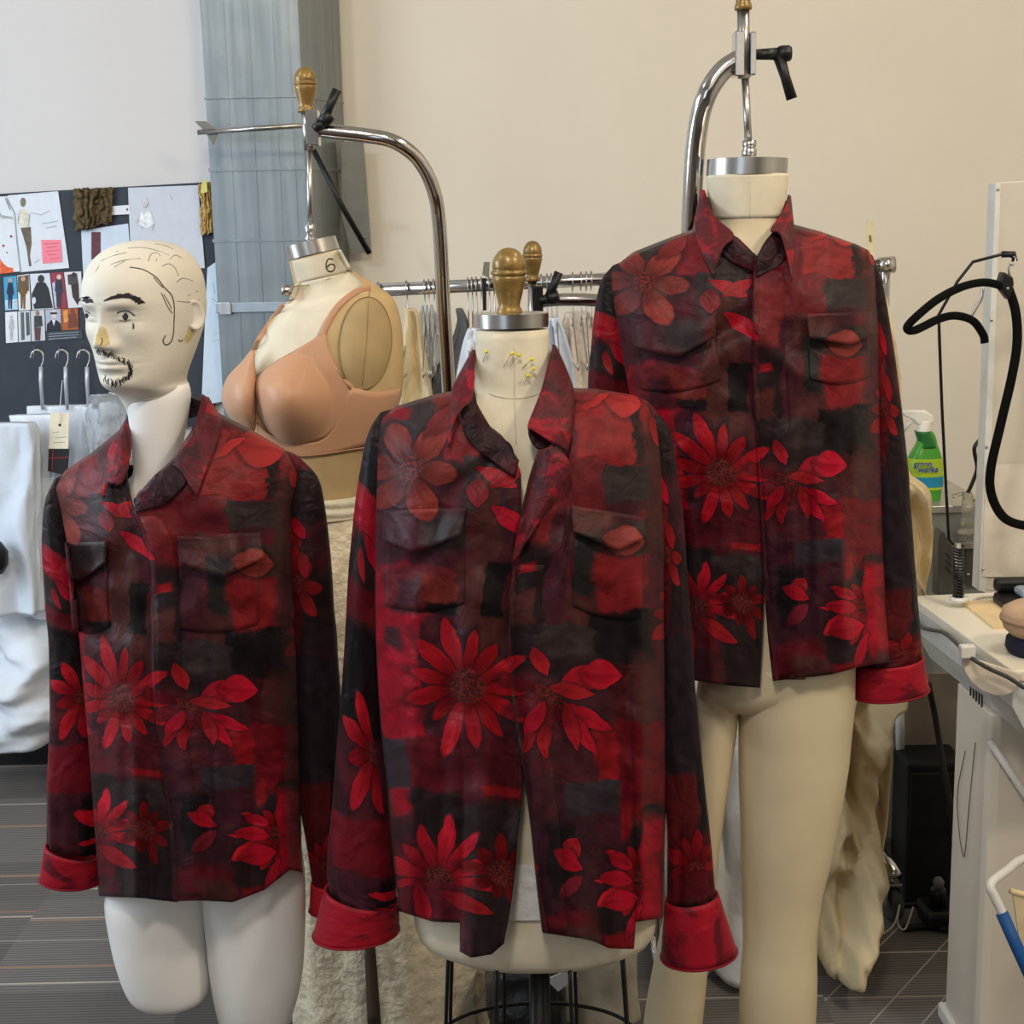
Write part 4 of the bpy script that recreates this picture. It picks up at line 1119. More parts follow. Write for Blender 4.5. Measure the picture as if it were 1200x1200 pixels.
for path in ([(150,291),(165,290),(182,293),(198,299)], [(120,305),(135,299),(148,296)], [(130,310),(145,305),(165,303)], [(134,313),(146,306)], [(174,306),(177,298),(184,296),(188,300)], [(184,303),(183,306)], [(199,304),(205,299),(213,302)], [(207,331),(214,326),(226,329)], [(208,353),(222,354),(234,351)], [(220,347),(232,341)], [(190,312),(198,309),(205,314),(209,323)], [(116,312),(112,318)], [(182,286),(194,288),(203,292)], [(118,306),(138,294)]):
    stroke(pg, path, .00055)
pg.build('drawn_hair', PENCIL, head, label='thin pencil hair lines')
m_tube([onh(x, y, .0005) for x, y in [(128,460),(150,466),(175,468),(200,463),(216,455)]], .0011, 6, res=20).build('plaster_edge', mat('plaster_edge', (206, 198, 178), .7), head)
# tinted plaster over nose and ear
def tint(outline, name):
    n = 30; o = [ (p.x, p.y) for p in spline([Vector((x, y, 0)) for x, y in outline], n, True)]
    cx = sum(p[0] for p in o)/n; cy = sum(p[1] for p in o)/n; v = []
    for i in range(9):
        for x, y in o: v.append(onh(cx + (x - cx)*max(i/8, .02), cy + (y - cy)*max(i/8, .02), .0005))
    MB().add(v, grid_faces(9, n, True)).build(name, STAIN, head, label='yellowed glue')
tint([(118,382),(124,386),(128,398),(128,404),(120,405),(112,404),(110,398),(114,390)], 'glue_stain')
tint([(222,382),(226,386),(225,396),(220,402),(216,398),(219,390)], 'glue_stain')
# ------------------------------------------------------------------ room
YB, YL = 5.0, 4.78            # back wall, pin-up partition
def carpet():
    m = bpy.data.materials.new('striped_carpet'); m.use_nodes = True
    t = NT(m.node_tree); bs = m.node_tree.nodes['Principled BSDF']
    tc = t.n('ShaderNodeTexCoord'); sp = t.n('ShaderNodeSeparateXYZ'); t.l(tc.outputs['Object'], sp.inputs[0])
    X, Y = sp.outputs[0], sp.outputs[1]
    T = .5
    ix = t.math('FLOOR', t.math('DIVIDE', X, T)); iy = t.math('FLOOR', t.math('DIVIDE', Y, .25))
    fx = t.math('SUBTRACT', t.math('DIVIDE', X, T), ix)
    cv = t.n('ShaderNodeCombineXYZ'); t.l(ix, cv.inputs[0]); t.l(iy, cv.inputs[1])
    wn = t.n('ShaderNodeTexWhiteNoise', noise_dimensions='2D'); t.l(cv.outputs[0], wn.inputs['Vector'])
    base = t.ramp(wn.outputs['Value'], [(0, srgb((92, 87, 84))), (.5, srgb((112, 107, 104))), (1, srgb((128, 123, 120)))])
    rib = t.math('SINE', t.math('MULTIPLY', Y, 520.)); 
    c = t.mix(t.step(rib, -.2, .9), base, t.mix(.5, base, (.03, .028, .028, 1)))
    # thin pale lines across at irregular spacing, a few diagonal
    def lines(coord, period, width, seedv, keep, colr, cin):
        k = t.math('DIVIDE', coord, period); i = t.math('FLOOR', k); f = t.math('SUBTRACT', k, i)
        cv = t.n('ShaderNodeCombineXYZ'); t.l(i, cv.inputs[0]); t.l(ix, cv.inputs[1]); cv.inputs[2].default_value = seedv
        w = t.n('ShaderNodeTexWhiteNoise', noise_dimensions='3D'); t.l(cv.outputs[0], w.inputs['Vector'])
        pos = t.math('MULTIPLY_ADD', w.outputs['Value'], .6, .2)
        d = t.math('ABSOLUTE', t.math('SUBTRACT', f, pos))
        w2 = t.n('ShaderNodeSeparateColor'); t.l(w.outputs['Color'], w2.inputs[0])
        on = t.math('LESS_THAN', w2.outputs[1], keep)
        ln = t.math('LESS_THAN', d, t.math('MULTIPLY', t.math('MULTIPLY_ADD', w2.outputs[2], .7, .4), width / period))
        return t.mix(t.math('MULTIPLY', on, ln), cin, colr)
    c = lines(Y, .16, .004, 1., .55, srgb((176, 168, 156)), c)
    c = lines(Y, .33, .007, 2., .45, srgb((150, 122, 104)), c)
    dg = t.math('ADD', t.math('MULTIPLY', X, .8), t.math('MULTIPLY', Y, -.6))
    ww = t.n('ShaderNodeTexWhiteNoise', noise_dimensions='2D'); cv2 = t.n('ShaderNodeCombineXYZ'); t.l(ix, cv2.inputs[0]); t.l(t.math('FLOOR', t.math('DIVIDE', Y, .5)), cv2.inputs[1]); t.l(cv2.outputs[0], ww.inputs['Vector'])
    c2 = lines(dg, .13, .004, 5., .7, srgb((170, 164, 154)), c)
    c = t.mix(t.math('GREATER_THAN', ww.outputs['Value'], .74), c, c2)
    t.l(c, bs.inputs['Base Color']); bs.inputs['Roughness'].default_value = .95; bs.inputs['Specular IOR Level'].default_value = .2
    n = t.noise(tc.outputs['Object'], 600, 2); b = t.n('ShaderNodeBump'); b.inputs['Strength'].default_value = .4; b.inputs['Distance'].default_value = .004
    t.l(n.outputs[0], b.inputs['Height']); t.l(b.outputs[0], bs.inputs['Normal'])
    return m
WALLC = mat('cream_wall_paint', (230, 221, 204), .75, 0, .012, 2, bump=.03, bscale=120)
WALLW = mat('white_wall_paint', (212, 209, 208), .7, 0, .01, 2, bump=.02, bscale=120)
X0, X1, YN, ZC = -3.2, 2.6, -2.2, 3.7
def slab(name, lo, hi, m):
    o = m_box(lo, hi).build(name, m, smooth=False); return structure(o)
slab('floor', (X0, YN, -.05), (X1, YB + .1, 0), carpet())
slab('ceiling', (X0, YN, ZC), (X1, YB + .1, ZC + .05), mat('ceiling_paint', (214, 208, 198), .9))
slab('wall_back', (X0, YB, 0), (X1, YB + .1, ZC), WALLC)
slab('wall_right', (X1, YN, 0), (X1 + .1, YB, ZC), WALLC)
slab('wall_left', (X0 - .1, YN, 0), (X0, YB, ZC), WALLW)
slab('wall_front', (X0, YN - .1, 0), (X1, YN, ZC), mat('far_wall_paint', (150, 140, 128), .8))
# pin-up partition standing in front of the duct
xr = P(247, 120, YL).x
pt = m_prism([(X0, YL, 0), (xr + .012, YL, 0), (xr - .03, YL, ZC), (X0, YL, ZC)], (0, .04, 0)).build('wall_partition', WALLW, smooth=False); structure(pt)
sk_ = m_box((X0, YL - .02, 0), (xr, YL, .10)).build('baseboard_partition', mat('black_skirting', (22, 22, 24), .5), smooth=False); structure(sk_)
slab('baseboard_back', (xr + .1, YB - .02, 0), (X1, YB, .10), MATS['black_skirting'])

# galvanised duct
def galv():
    m = bpy.data.materials.new('galvanised_steel'); m.use_nodes = True
    t = NT(m.node_tree); bs = m.node_tree.nodes['Principled BSDF']
    tc = t.n('ShaderNodeTexCoord')
    vo = t.n('ShaderNodeTexVoronoi'); vo.inputs['Scale'].default_value = 22; t.l(tc.outputs['Object'], vo.inputs['Vector'])
    mp = t.n('ShaderNodeMapping'); mp.inputs['Scale'].default_value = (40, 40, 1.2); t.l(tc.outputs['Object'], mp.inputs[0])
    st = t.noise(mp.outputs[0], 1., 3)
    f = t.math('ADD', t.math('MULTIPLY', vo.outputs['Color'], .08), t.math('MULTIPLY', st.outputs[0], .92))
    t.l(t.ramp(f, [(.25, srgb((128, 136, 138))), (.75, srgb((156, 163, 165)))]), bs.inputs['Base Color'])
    bs.inputs['Metallic'].default_value = .85
    t.l(t.math('MULTIPLY_ADD', f, .15, .26), bs.inputs['Roughness'])
    nz = t.noise(tc.outputs['Object'], 3.5, 2); b = t.n('ShaderNodeBump'); b.inputs['Strength'].default_value = .25; b.inputs['Distance'].default_value = .03
    t.l(nz.outputs[0], b.inputs['Height']); t.l(b.outputs[0], bs.inputs['Normal'])
    return m
GALV = galv()
YD = 4.72
xa, xb, xc = P(246, 200, YD).x, P(358, 200, YD).x, P(402, 200, 4.9).x
du = thing('air_duct', 'tall galvanised steel air duct rising between the pin-up wall and cream wall', 'duct', ((xa+xb)/2, 4.85, 0))
m_prism([(xa, YD, .0), (xb, YD, 0), (xc, 4.98, 0), (xa, 4.98, 0)], (0, 0, ZC)).build('duct_body', GALV, du, smooth=False)
for y, h in ((115, .006), (200, .010), (283, .010)):
    z = P(300, y, YD).z
    m_prism([(xa - .004, YD - .006, z), (xb + .004, YD - .006, z), (xc + .004, 4.975, z), (xa - .004, 4.975, z)], (0, 0, h)).build('standing_seam', GALV, du, smooth=False)
z = P(290, 366, YD).z
m_prism([(xa - .006, YD - .014, z), (xb + .006, YD - .014, z), (xc + .006, 4.97, z), (xa - .006, 4.97, z)], (0, 0, .032)).build('clamp_band', mat('zinc_band', (172, 182, 190), .35, .9), du, bevel=.002, smooth=False)
q = P(266, 366, YD); m_box((q.x - .02, YD - .022, z - .006), (q.x + .018, YD - .012, z + .034)).build('band_clip', STEEL, du, bevel=.002, smooth=False)
for xx in (272, 300, 328, 346):
    x = P(xx, 200, YD).x; m_box((x - .0012, YD - .0025, .2), (x + .0012, YD, ZC - .1)).build('panel_crease', GALV, du, smooth=False)
YP = 4.93
g = thing('steel_plate', 'dull steel bracket plate fixed beside the duct, behind the chrome arm', 'bracket', P(416, 300, YP))
m_prism([P(*p, YP) for p in ((400,166), (426,166), (435,296), (411,297), (400,250))], (0, .006, 0)).build('plate', mat('grey_steel', (120, 118, 108), .4, .7), g, smooth=False)
m_lathe([(0,0),(.006,0),(.005,.004),(0,.005)], P(427, 278, YP), 10, (0,-1,0)).build('bolt', STEEL, g)
br_ = thing('wall_brace', 'horizontal threaded steel rod with an angle bracket crossing the duct', 'brace', P(300, 152, 4.5))
m_tube([P(232,155,4.55), P(357,147,4.5)], .008, 10).build('rod', STEEL, br_)
m_prism([P(*p, 4.55) for p in ((228,142), (241,142), (256,153), (250,170), (240,154))], (0, .006, 0)).build('angle_bracket', mat('grey_steel', (0,0,0)), br_, smooth=False)
m_tube([P(367,175,4.5), P(400,240,4.52), P(433,297,4.55)], .009, 8).build('brace_strap', BLACKMETAL, br_, label='black diagonal strap')

# unseen glowing window, added for reflections in the duct and cool fill
GLOWM = bpy.data.materials.new('added_glow_pane'); GLOWM.use_nodes = True
bs_ = GLOWM.node_tree.nodes['Principled BSDF']; bs_.inputs['Emission Color'].default_value = (.72, .86, 1, 1); bs_.inputs['Emission Strength'].default_value = 2.0; bs_.inputs['Base Color'].default_value = (.8, .85, .9, 1)
wn_ = structure(m_box((-2.9, YN, .9), (-1.3, YN + .02, 2.9)).build('added_glow_panel', GLOWM, smooth=False))
FRM = mat('glow_panel_frame_paint', (200, 200, 198), .5)
wf = MB()
for lo, hi in (((-2.96, YN, .84), (-2.9, YN + .05, 2.96)), ((-1.3, YN, .84), (-1.24, YN + .05, 2.96)), ((-2.96, YN, .84), (-1.24, YN + .05, .9)), ((-2.96, YN, 2.9), (-1.24, YN + .05, 2.96)), ((-2.12, YN, .9), (-2.08, YN + .05, 2.9)), ((-2.9, YN, 1.88), (-1.3, YN + .05, 1.92))): m_box(lo, hi, wf)
structure(wf.build('trim_1', FRM, smooth=False))  # frame around the added glowing panel

# ------------------------------------------------------------------ lights
def area(name, loc, tgt, size, power, col, sy=None, spread=180):
    l = bpy.data.lights.new(name, 'AREA'); l.energy = power; l.color = col; l.size = size; l.spread = math.radians(spread)
    if sy: l.shape = 'RECTANGLE'; l.size_y = sy
    o = bpy.data.objects.new(name, l); COL.objects.link(o); o.location = loc
    o.rotation_euler = (Vector(tgt) - Vector(loc)).to_track_quat('-Z', 'Y').to_euler(); return o
WARM = (1.0, .87, .70); COOL = (.72, .86, 1.0)
area('track_light_warm', (2.0, .7, 3.5), (.9, 3.2, .9), .35, 34, WARM)
area('track_light_centre', (-.25, .2, 3.5), (-.1, 2.6, 1.0), .35, 36, (1, .90, .78))
area('track_light_far', (1.5, 2.4, 3.55), (.9, 4.4, .9), .4, 12, WARM)
area('window_daylight', (-3.1, 2.6, 1.9), (-.9, 3.6, 1.0), 1.6, 84, COOL, 1.7)
area('pinup_light', (-1.9, 2.2, 3.5), (-1.6, 4.7, 1.1), .12, 15, (.86, .92, 1.0))
area('room_fill', (.2, -1.6, 3.3), (0, 3, 1), 2.2, 14, (1, .94, .86))
w = bpy.data.worlds.new('world'); S.world = w; w.use_nodes = True
w.node_tree.nodes['Background'].inputs[0].default_value = (.8, .85, 1, 1); w.node_tree.nodes['Background'].inputs[1].default_value = .10
S.view_settings.view_transform = 'Standard'; S.view_settings.look = 'None'; S.view_settings.gamma = 1; S.view_settings.exposure = 0.0
S.view_settings.use_curve_mapping = False
# ------------------------------------------------------------------ pin-up board and the white garments
YBD = YL - .02
BOARD = mat('black_foam_board', (54, 60, 70), .75)
bd = structure(pix_prism([(-60,230),(0,227),(251,213),(251,500),(-60,500)], YBD, .018).build('trim_board', BOARD, smooth=False))
def paper(name, pix, col, label, cat, group=None, Y=None, rough=.7, figs=(), var=.02):
    Y = Y or YBD - .004
    m = mat('paper_%d_%d_%d' % col, col, rough, 0, var, 30)
    root = thing(name, label, cat, P(sum(p[0] for p in pix)/len(pix), max(p[1] for p in pix), Y), group)
    pix_prism(pix, Y, .0015).build('sheet', m, root, smooth=False)
    by = {}
    for k, (poly, c) in enumerate(figs):
        by.setdefault(c, MB())
        pix_prism(poly, Y - .0006 - .0002 * k, .0005, by[c])
    for c, mb in by.items():
        mb.build('printed_shape', mat('print_%d_%d_%d' % c, c, .6, 0, .12, 60), root, smooth=False)
    return root
def ell(cx, cy, rx, ry, n=14): return [(cx + rx*math.cos(2*PI*k/n), cy + ry*math.sin(2*PI*k/n)) for k in range(n)]
def lines(pts, w=.7):
    out = []
    for (a, b) in zip(pts, pts[1:]):
        dx, dy = b[0]-a[0], b[1]-a[1]; L = math.hypot(dx, dy) or 1; nx, ny = -dy/L*w/2, dx/L*w/2
        out.append([(a[0]+nx, a[1]+ny), (b[0]+nx, b[1]+ny), (b[0]-nx, b[1]-ny), (a[0]-nx, a[1]-ny)])
    return out
INKC = (150, 156, 160)
figs = [(ell(27, 237, 3.4, 5.5), (126, 118, 92)), ([(23,245),(32,245),(35,256),(34,267),(24,267),(22,256)], (214, 212, 196)), ([(24,267),(36,266),(37,285),(35,300),(37,312),(34,312),(31,290),(28,280)], (104, 92, 76))]
figs += [(p, INKC) for l in ([(36,249),(48,252),(58,247)], [(50,262),(68,259)], [(54,267),(66,265)], [(40,308),(46,304)], [(35,250),(33,265)], [(22,250),(21,262)]) for p in lines(l)]
paper('fashion_sketch', [(9,229),(68,224),(81,314),(24,319)], (220, 228, 238), 'white sketch sheet with a standing figure in brown trousers and a pink note', 'drawing', figs=figs)
figs = [([(0,303),(4,309),(9,313),(15,314),(16,319),(0,321)], (222, 96, 48)), (ell(13,277,1.6,1.6), (150,70,70)), (ell(4,288,1.5,1.5), (170,80,70)), (ell(8,296,1,1), (170,80,70)), ([(-6,240),(2,252),(14,254),(16,257),(2,256),(-8,246)], (170,176,176))]
figs += [(p, INKC) for l in ([(8,232),(17,250),(20,285),(24,318)], [(6,232),(12,246)]) for p in lines(l, 1.2)]
paper('fashion_sketch', [(-14,231),(9,230),(24,318),(-14,321)], (222, 229, 236), 'white sketch sheet with an orange patch cut off by the photo edge', 'drawing', figs=figs)
pn = paper('sticky_note', [(48,281),(71,281),(73,307),(50,309)], (246, 138, 156), 'pink sticky note on the sketch with brown trousers', 'note', Y=YBD - .0065, figs=[(p, (216, 96, 120)) for l in ([(51,286),(69,285)], [(54,290),(67,289)], [(53,295),(70,293)], [(56,299),(66,298)], [(59,304),(69,302)]) for p in lines(l, .9)])
# row of photographs
ph = 'fashion photographs on the pin-up board'
def person_shape(cx, y0, y1, w, c, skin=(196,160,140)):
    h = y1 - y0
    return [(ell(cx, y0 + h*.09, w*.17, h*.075), skin), ([(cx - w*.18, y0 + h*.16), (cx + w*.2, y0 + h*.16), (cx + w*.34, y0 + h*.5), (cx + w*.2, y0 + h*.55), (cx + w*.16, y0 + h*.97), (cx + w*.03, y0 + h*.98), (cx, y0 + h*.6), (cx - w*.06, y0 + h*.97), (cx - w*.18, y0 + h*.96), (cx - w*.2, y0 + h*.55), (cx - w*.34, y0 + h*.48)], c)]
paper('fashion_photo', [(4,325),(19,323),(21,363),(6,364)], (70,160,206), 'small blue photo of a figure in a dark coat, upper photo row', 'photo', ph, figs=[([(6,352),(20.5,350),(21,362.5),(6.4,363.5)], (180,210,235))] + person_shape(12, 325, 363, 13, (30,40,70)))
paper('fashion_photo', [(20,323),(34,321),(36,363),(22,364)], (228,228,226), 'small photo of a figure in a brown outfit, upper photo row', 'photo', ph, figs=[([(20.6,324),(33.6,322),(34,341),(21,342)], (96,84,70))] + person_shape(27, 323, 363, 15, (110,84,52)))
paper('fashion_photo', [(35,321),(58,320),(63,362),(38,363)], (214,222,232), 'wide photo of a dark high-collared jacket, upper photo row', 'photo', ph, figs=[(ell(48,327,4,5), (50,50,52)), ([(43,331),(53,331),(57,338),(62,361),(40,362),(37,345)], (40,42,46)), (ell(40,352,2,4), (214,222,231))])
paper('fashion_photo', [(59,320),(74,319),(79,361),(64,362)], (150,64,78), 'small red photo of a figure in a dark coat, upper photo row', 'photo', ph, figs=[([(61,332),(64,330),(67,361),(64.5,361.5)], (180,196,220))] + person_shape(69, 321, 361, 15, (50,54,72), (220,200,196)))
paper('fashion_photo', [(75,319),(95,318),(97,360),(80,361)], (222,222,228), 'small photo of a dark draped skirt, upper photo row', 'photo', ph, figs=[([(79,322),(90,320),(92,332),(80,334)], (70,70,72)), ([(83,333),(92,332),(93,352),(91,358),(85,348)], (60,46,44)), (ell(86.5,322,2.3,3), (60,40,36))])
paper('fashion_photo', [(6,366),(20,365),(21,401),(7,402)], (226,230,236), 'small pale photo of a line-drawn figure, lower photo row', 'photo', ph, figs=person_shape(13.5, 369, 400, 10, (184,186,190), (190,190,192)))
paper('fashion_photo', [(21,365),(35,364),(36,400),(22,401)], (208,216,222), 'small photo of two grey trouser legs, lower photo row', 'photo', ph, figs=[([(24,366),(28,366),(29,398),(25,399)], (90,96,100)), ([(30,366),(34,366),(35,392),(31,394)], (80,86,92))])
paper('fashion_photo', [(36,364),(52,363),(53,399),(37,400)], (200,204,208), 'small photo of a figure in plum trousers, lower photo row', 'photo', ph, figs=[(ell(44,367,2.5,3), (150,120,110)), ([(40,370),(49,370),(50,382),(40,384)], (60,62,66)), ([(40,384),(48,383),(47,399),(41,399)], (96,62,66))])
paper('fashion_photo', [(53,363),(71,362),(72,387),(54,388)], (176,184,206), 'photo of a figure in sunglasses and dark blazer, lower photo row', 'photo', ph, figs=[(ell(63,368,3.5,5), (216,206,204)), ([(59,366),(67,366),(67,368),(59,368.6)], (24,24,28)), ([(55,380),(60,375),(66,375),(71,379),(71.6,387),(54.6,388)], (34,36,42)), ([(61,375),(65,375),(63,382)], (226,232,238))])
paper('fashion_photo', [(72,362),(91,361),(92,386),(73,387)], (176,96,50), 'orange photo of two figures in brown, lower photo row', 'photo', ph, figs=[([(74,364),(79,363),(80,377),(75,378)], (224,150,80)), (ell(85,364.5,2.6,3), (120,70,50)), ([(80,368),(89,367),(91.4,383),(80,385)], (116,62,48))])
paper('fashion_photo', [(54,389),(96,386),(97,397),(55,400)], (62,70,78), 'dark caption strip under the two lower photos', 'photo', ph, figs=[(p, (150,160,168)) for l in ([(57,391.5),(92,389)], [(57,394.5),(92,392)], [(57,397.5),(90,395)]) for p in lines(l, .8)])
# the pale sheets behind the head
figs = [(p, (170,176,188)) for l in ([(166,236),(171,232),(174,238),(171,244),(167,242)], [(165,250),(160,262)], [(176,250),(181,262),(178,270)], [(168,248),(166,268)], [(199,228),(202,234)]) for p in lines(l, .8)] + [([(165,248),(176,247),(181,262),(172,268),(162,262)], (228,232,240)), (ell(170,237,3.5,5.5), (205,200,206))]
paper('fashion_sketch', [(150,220),(232,217),(240,314),(154,318)], (204, 210, 222), 'large pale grey sketch sheet behind the mannequin head', 'drawing', Y=YBD - .006, figs=figs)
paper('fashion_sketch', [(95,270),(150,262),(156,330),(98,332)], (206, 220, 236), 'pale blue sheet with a plum strip, pinned below the brown ruched swatch', 'drawing', Y=YBD - .003, figs=[([(107,272),(118,272),(118,304),(107,304)], (98,50,62))])
paper('caption_card', [(128,242),(152,240),(153,251),(130,252)], (226, 230, 236), 'small white caption card beside the brown ruched swatch', 'card', Y=YBD - .008, figs=[(ell(149,245.5,1,1.6), (60,60,70))])
paper('pattern_paper', [(243,314),(262,300),(262,470),(236,476),(240,380)], (206, 224, 240), 'tall pale blue pattern paper hanging at the partition edge', 'paper', Y=YBD - .010, figs=[(p, (160,180,200)) for l in ([(250,330),(252,345)], [(248,350),(258,356)], [(250,392),(259,389)], [(249,400),(260,398)]) for p in lines(l, .7)])
# ruched fabric swatches
RUCH = mat('brown_ruched_cloth', (96, 80, 54), .8, 0, .2, 60, bump=.6, bscale=120)
RUCHY = mat('yellow_ruched_cloth', (190, 160, 98), .8, 0, .15, 60, bump=.5, bscale=120)
def ruched(name, pix, m, label, Y, amp, nx, ny, k):
    (ax, ay), (bx, by), (cx, cy), (dx, dy) = pix
    v = []
    for i in range(ny + 1):
        for j in range(nx + 1):
            s_, t = j/nx, i/ny
            x = (ax*(1-s_) + bx*s_)*(1-t) + (dx*(1-s_) + cx*s_)*t; y = (ay*(1-s_) + by*s_)*(1-t) + (dy*(1-s_) + cy*s_)*t
            e = min(1, min(t, 1-t)*8)
            x += 3.0*fb(t*4, s_*2, 1+k)*min(1, abs(s_-.5)*2); y += 3.5*fb(s_*5, t*2, 7+k)*abs(t-.5)*2
            d = amp*(.6 + .5*math.sin(s_*26 + 5*fb(t*3, s_*3, k)) + .5*fb(s_*9, t*9, k, 1, 3))*(math.sin(PI*min(1, max(0, s_)))*.8 + .2)
            v.append(P(x, y, Y - max(.001, d)))
    return MB().add(v, grid_faces(ny + 1, nx + 1)).build(name, m, None, solid=.003)
tag(ruched('fabric_swatch', [(86,222),(132,219),(131,260),(88,272)], RUCH, '', YBD - .012, .022, 60, 44, 1), 'dark brown ruched fabric swatch pinned at the top of the board', 'swatch')
tag(ruched('fabric_swatch', [(233,216),(250,214),(251,272),(236,275)], RUCHY, '', YBD - .014, .018, 40, 70, 3), 'narrow yellow smocked fabric swatch at the partition edge', 'swatch')
paper('fabric_label', [(237,213),(242,209),(243,225),(235,227)], (206, 206, 120), 'yellow paper label pinned to the yellow smocked swatch', 'label', Y=YBD - .05)

# white trousers on hook hangers
WHITE = mat('white_cotton', (226, 232, 240), .8, 0, .02, 10, bump=.15, bscale=300)
WHITE2 = mat('white_toile', (216, 226, 238), .8, 0, .03, 8, bump=.2, bscale=200)
YG = 4.55
def hanging(name, rows, Y, depth, m, label, cat, group=None, folds=7, amp=.12, seed=0., n=72, steps=60, open_=False, ratio=None, yoff=None, crump=0.):
    def fold(p, t, q, c):
        a = amp * (.35 + .65 * min(1, q*1.5))
        w = a * math.sin(t*360/57.3*0 + t * 2*PI * folds + 2.5*fb(q*2.2, seed, t*2, 1, 2)) + amp*.8*fb(math.cos(t*2*PI)*1.6 + seed, math.sin(t*2*PI)*1.6, q*3.2, 1, 3)
        wx = w
        if crump:
            w += crump * (1 - 3.2 * abs(fb(p.x*8 + seed + p.z*2.5, p.y*5, p.z*2.2, 1, 3)))
        return Vector((p.x + (p.x - c.x)*wx*.25, p.y + (p.y - c.y)*w*1.6, p.z))
    dp = depth if isinstance(depth, list) else [(rows[0][0], depth), (rows[-1][0], depth)]
    rg = pix_rows(rows, Y, dp, n, steps, 2.4, fold, yoff)
    o = m_loft(rg).build(name, m)
    return tag(o, label, cat, group)
WG = 'white toile garments under the pin-up board'
hanging('trousers', [(496,-30,40),(505,-30,44),(560,-30,46),(640,-30,48),(718,-30,50)], YG - .16, .035, WHITE2, 'white toile trousers nearest the photo edge, lowest waistband', 'garment', WG, 5, .3, 1.)
hanging('trousers', [(486,12,74),(500,14,78),(560,18,80),(640,26,84),(722,30,88)], YG - .07, .03, WHITE, 'white toile trousers with the middle-height waistband', 'garment', WG, 6, .28, 2.)
hanging('trousers', [(475,32,112),(490,32,114),(560,40,118),(640,46,122),(724,50,124)], YG + .1, .03, WHITE, 'white toile trousers hung on two long hooks, behind the tag', 'garment', WG, 6, .28, 3.)
hanging('trousers', [(476,96,140),(490,96,142),(560,100,150),(640,100,156),(724,100,160)], YG + .02, .028, WHITE2, 'white toile trousers beside the mannequin shoulder with a pocket', 'garment', WG, 5, .28, 4.)
hanging('draped_cloth', [(716,-40,70),(740,-40,92),(780,-40,100),(820,-40,100),(855,-40,98),(862,-40,96)], YG - .02, [(716,.04),(760,.10),(840,.12),(862,.11)], WHITE, 'white cloth bunched low beneath the hanging toile trousers', 'cloth', None, 3, .55, 6.)
for i, (x, lab) in enumerate(((45, 'metal hook hanger farthest from the mannequin head'), (74, 'metal hook hanger in the middle, holding the manila tag'), (99, 'metal hook hanger nearest the mannequin chin'))):
    r = thing('hook_hanger', lab, 'hanger', P(x + 3, 478, YG + .06), 'metal hook hangers under the pin-up board')
    dx = x - 45; Yh = YG + .06
    m_tube([P(dx+36,420,Yh), P(dx+38,413,Yh), P(dx+44,410,Yh), P(dx+50,414,Yh), P(dx+51,422,Yh), P(dx+48,431,Yh)], .0035, 8, res=30).build('hook', STEEL, r)
    m_tube([P(dx+48,430,Yh), P(dx+48,446,Yh), P(dx+50,480,Yh)], [.007,.007,.0055], 10).build('shaft', mat('pale_metal', (198, 204, 212), .4, .5), r)
    n = m_tube([P(dx+40,406,YBD-.0), P(dx+40,408,Yh - .01), P(dx+39,421,Yh - .01)], .0018, 6); n.build('board_pin', STEEL, r)
r = thing('garment_tag', 'cream manila tag with a black plaid swatch hanging on the toile trousers', 'tag', P(69, 550, YG - .13))
pix_prism([(59,484),(81,484),(80,527),(57,527)], YG - .13, .002).build('card', mat('manila_card', (232, 224, 196), .7), r, smooth=False)
m_lathe([(0,0),(.004,0),(.004,.001),(0,.001)], P(70, 498, YG - .131), 12, (0,-1,0)).build('eyelet', BLACK, r)
tl_ = MB()
for l in ([(61,507),(69,506)], [(65,513),(78,512)], [(62,519),(76,518)]):
    for p in lines(l, .8): pix_prism(p, YG - .1305, .0004, tl_)
tl_.build('handwriting', mat('print_150_156_160', (170, 165, 150), .8), r, smooth=False)
pix_prism([(57,526),(81,526),(79,558),(56,552)], YG - .133, .003).build('plaid_swatch', mat('plaid_black', (36, 34, 38), .8), r, smooth=False)
pls = MB()
for l in ([(57,537),(80,536)], [(62,527),(61,553)]):
    for p in lines(l, 1.): pix_prism(p, YG - .1335, .0004, pls)
pls.build('plaid_line', mat('plaid_red', (150, 40, 44), .8), r, smooth=False)
m_tube([P(73,446,YG-.03), P(71,470,YG-.133), P(70,496,YG-.134)], .0012, 6, res=12).build('string', WHITE, r)
PLASTIC = mat('clear_plastic', (236, 240, 244), .12, 0, .02, 10, bump=.8, bscale=40, trans=.75, ior=1.2)
hanging('plastic_bag', [(462,108,142),(474,102,150),(500,104,152),(540,110,155)], YG - .08, .02, PLASTIC, 'crumpled clear plastic bag between the toile trousers and mannequin neck', 'plastic bag', None, 6, .6, 9.)
# something dark cut by the edge
tag(m_lathe([(0,-.05),(.03,-.045),(.045,-.02),(.048,.02),(.03,.05),(0,.055)], P(-9, 655, 4.3), 24).build('black_bobble', BLACK), 'black rounded object cut off by the photo edge beside the toile trousers', 'object')
# plastic dust cover behind the thighs
hanging('dust_cover', [(1000,352,378),(1080,352,385),(1150,350,392),(1192,348,394)], 3.02, .05, PLASTIC, 'translucent plastic dust cover hanging beside the crinkled skirt', 'plastic cover', None, 4, .4, 12.)
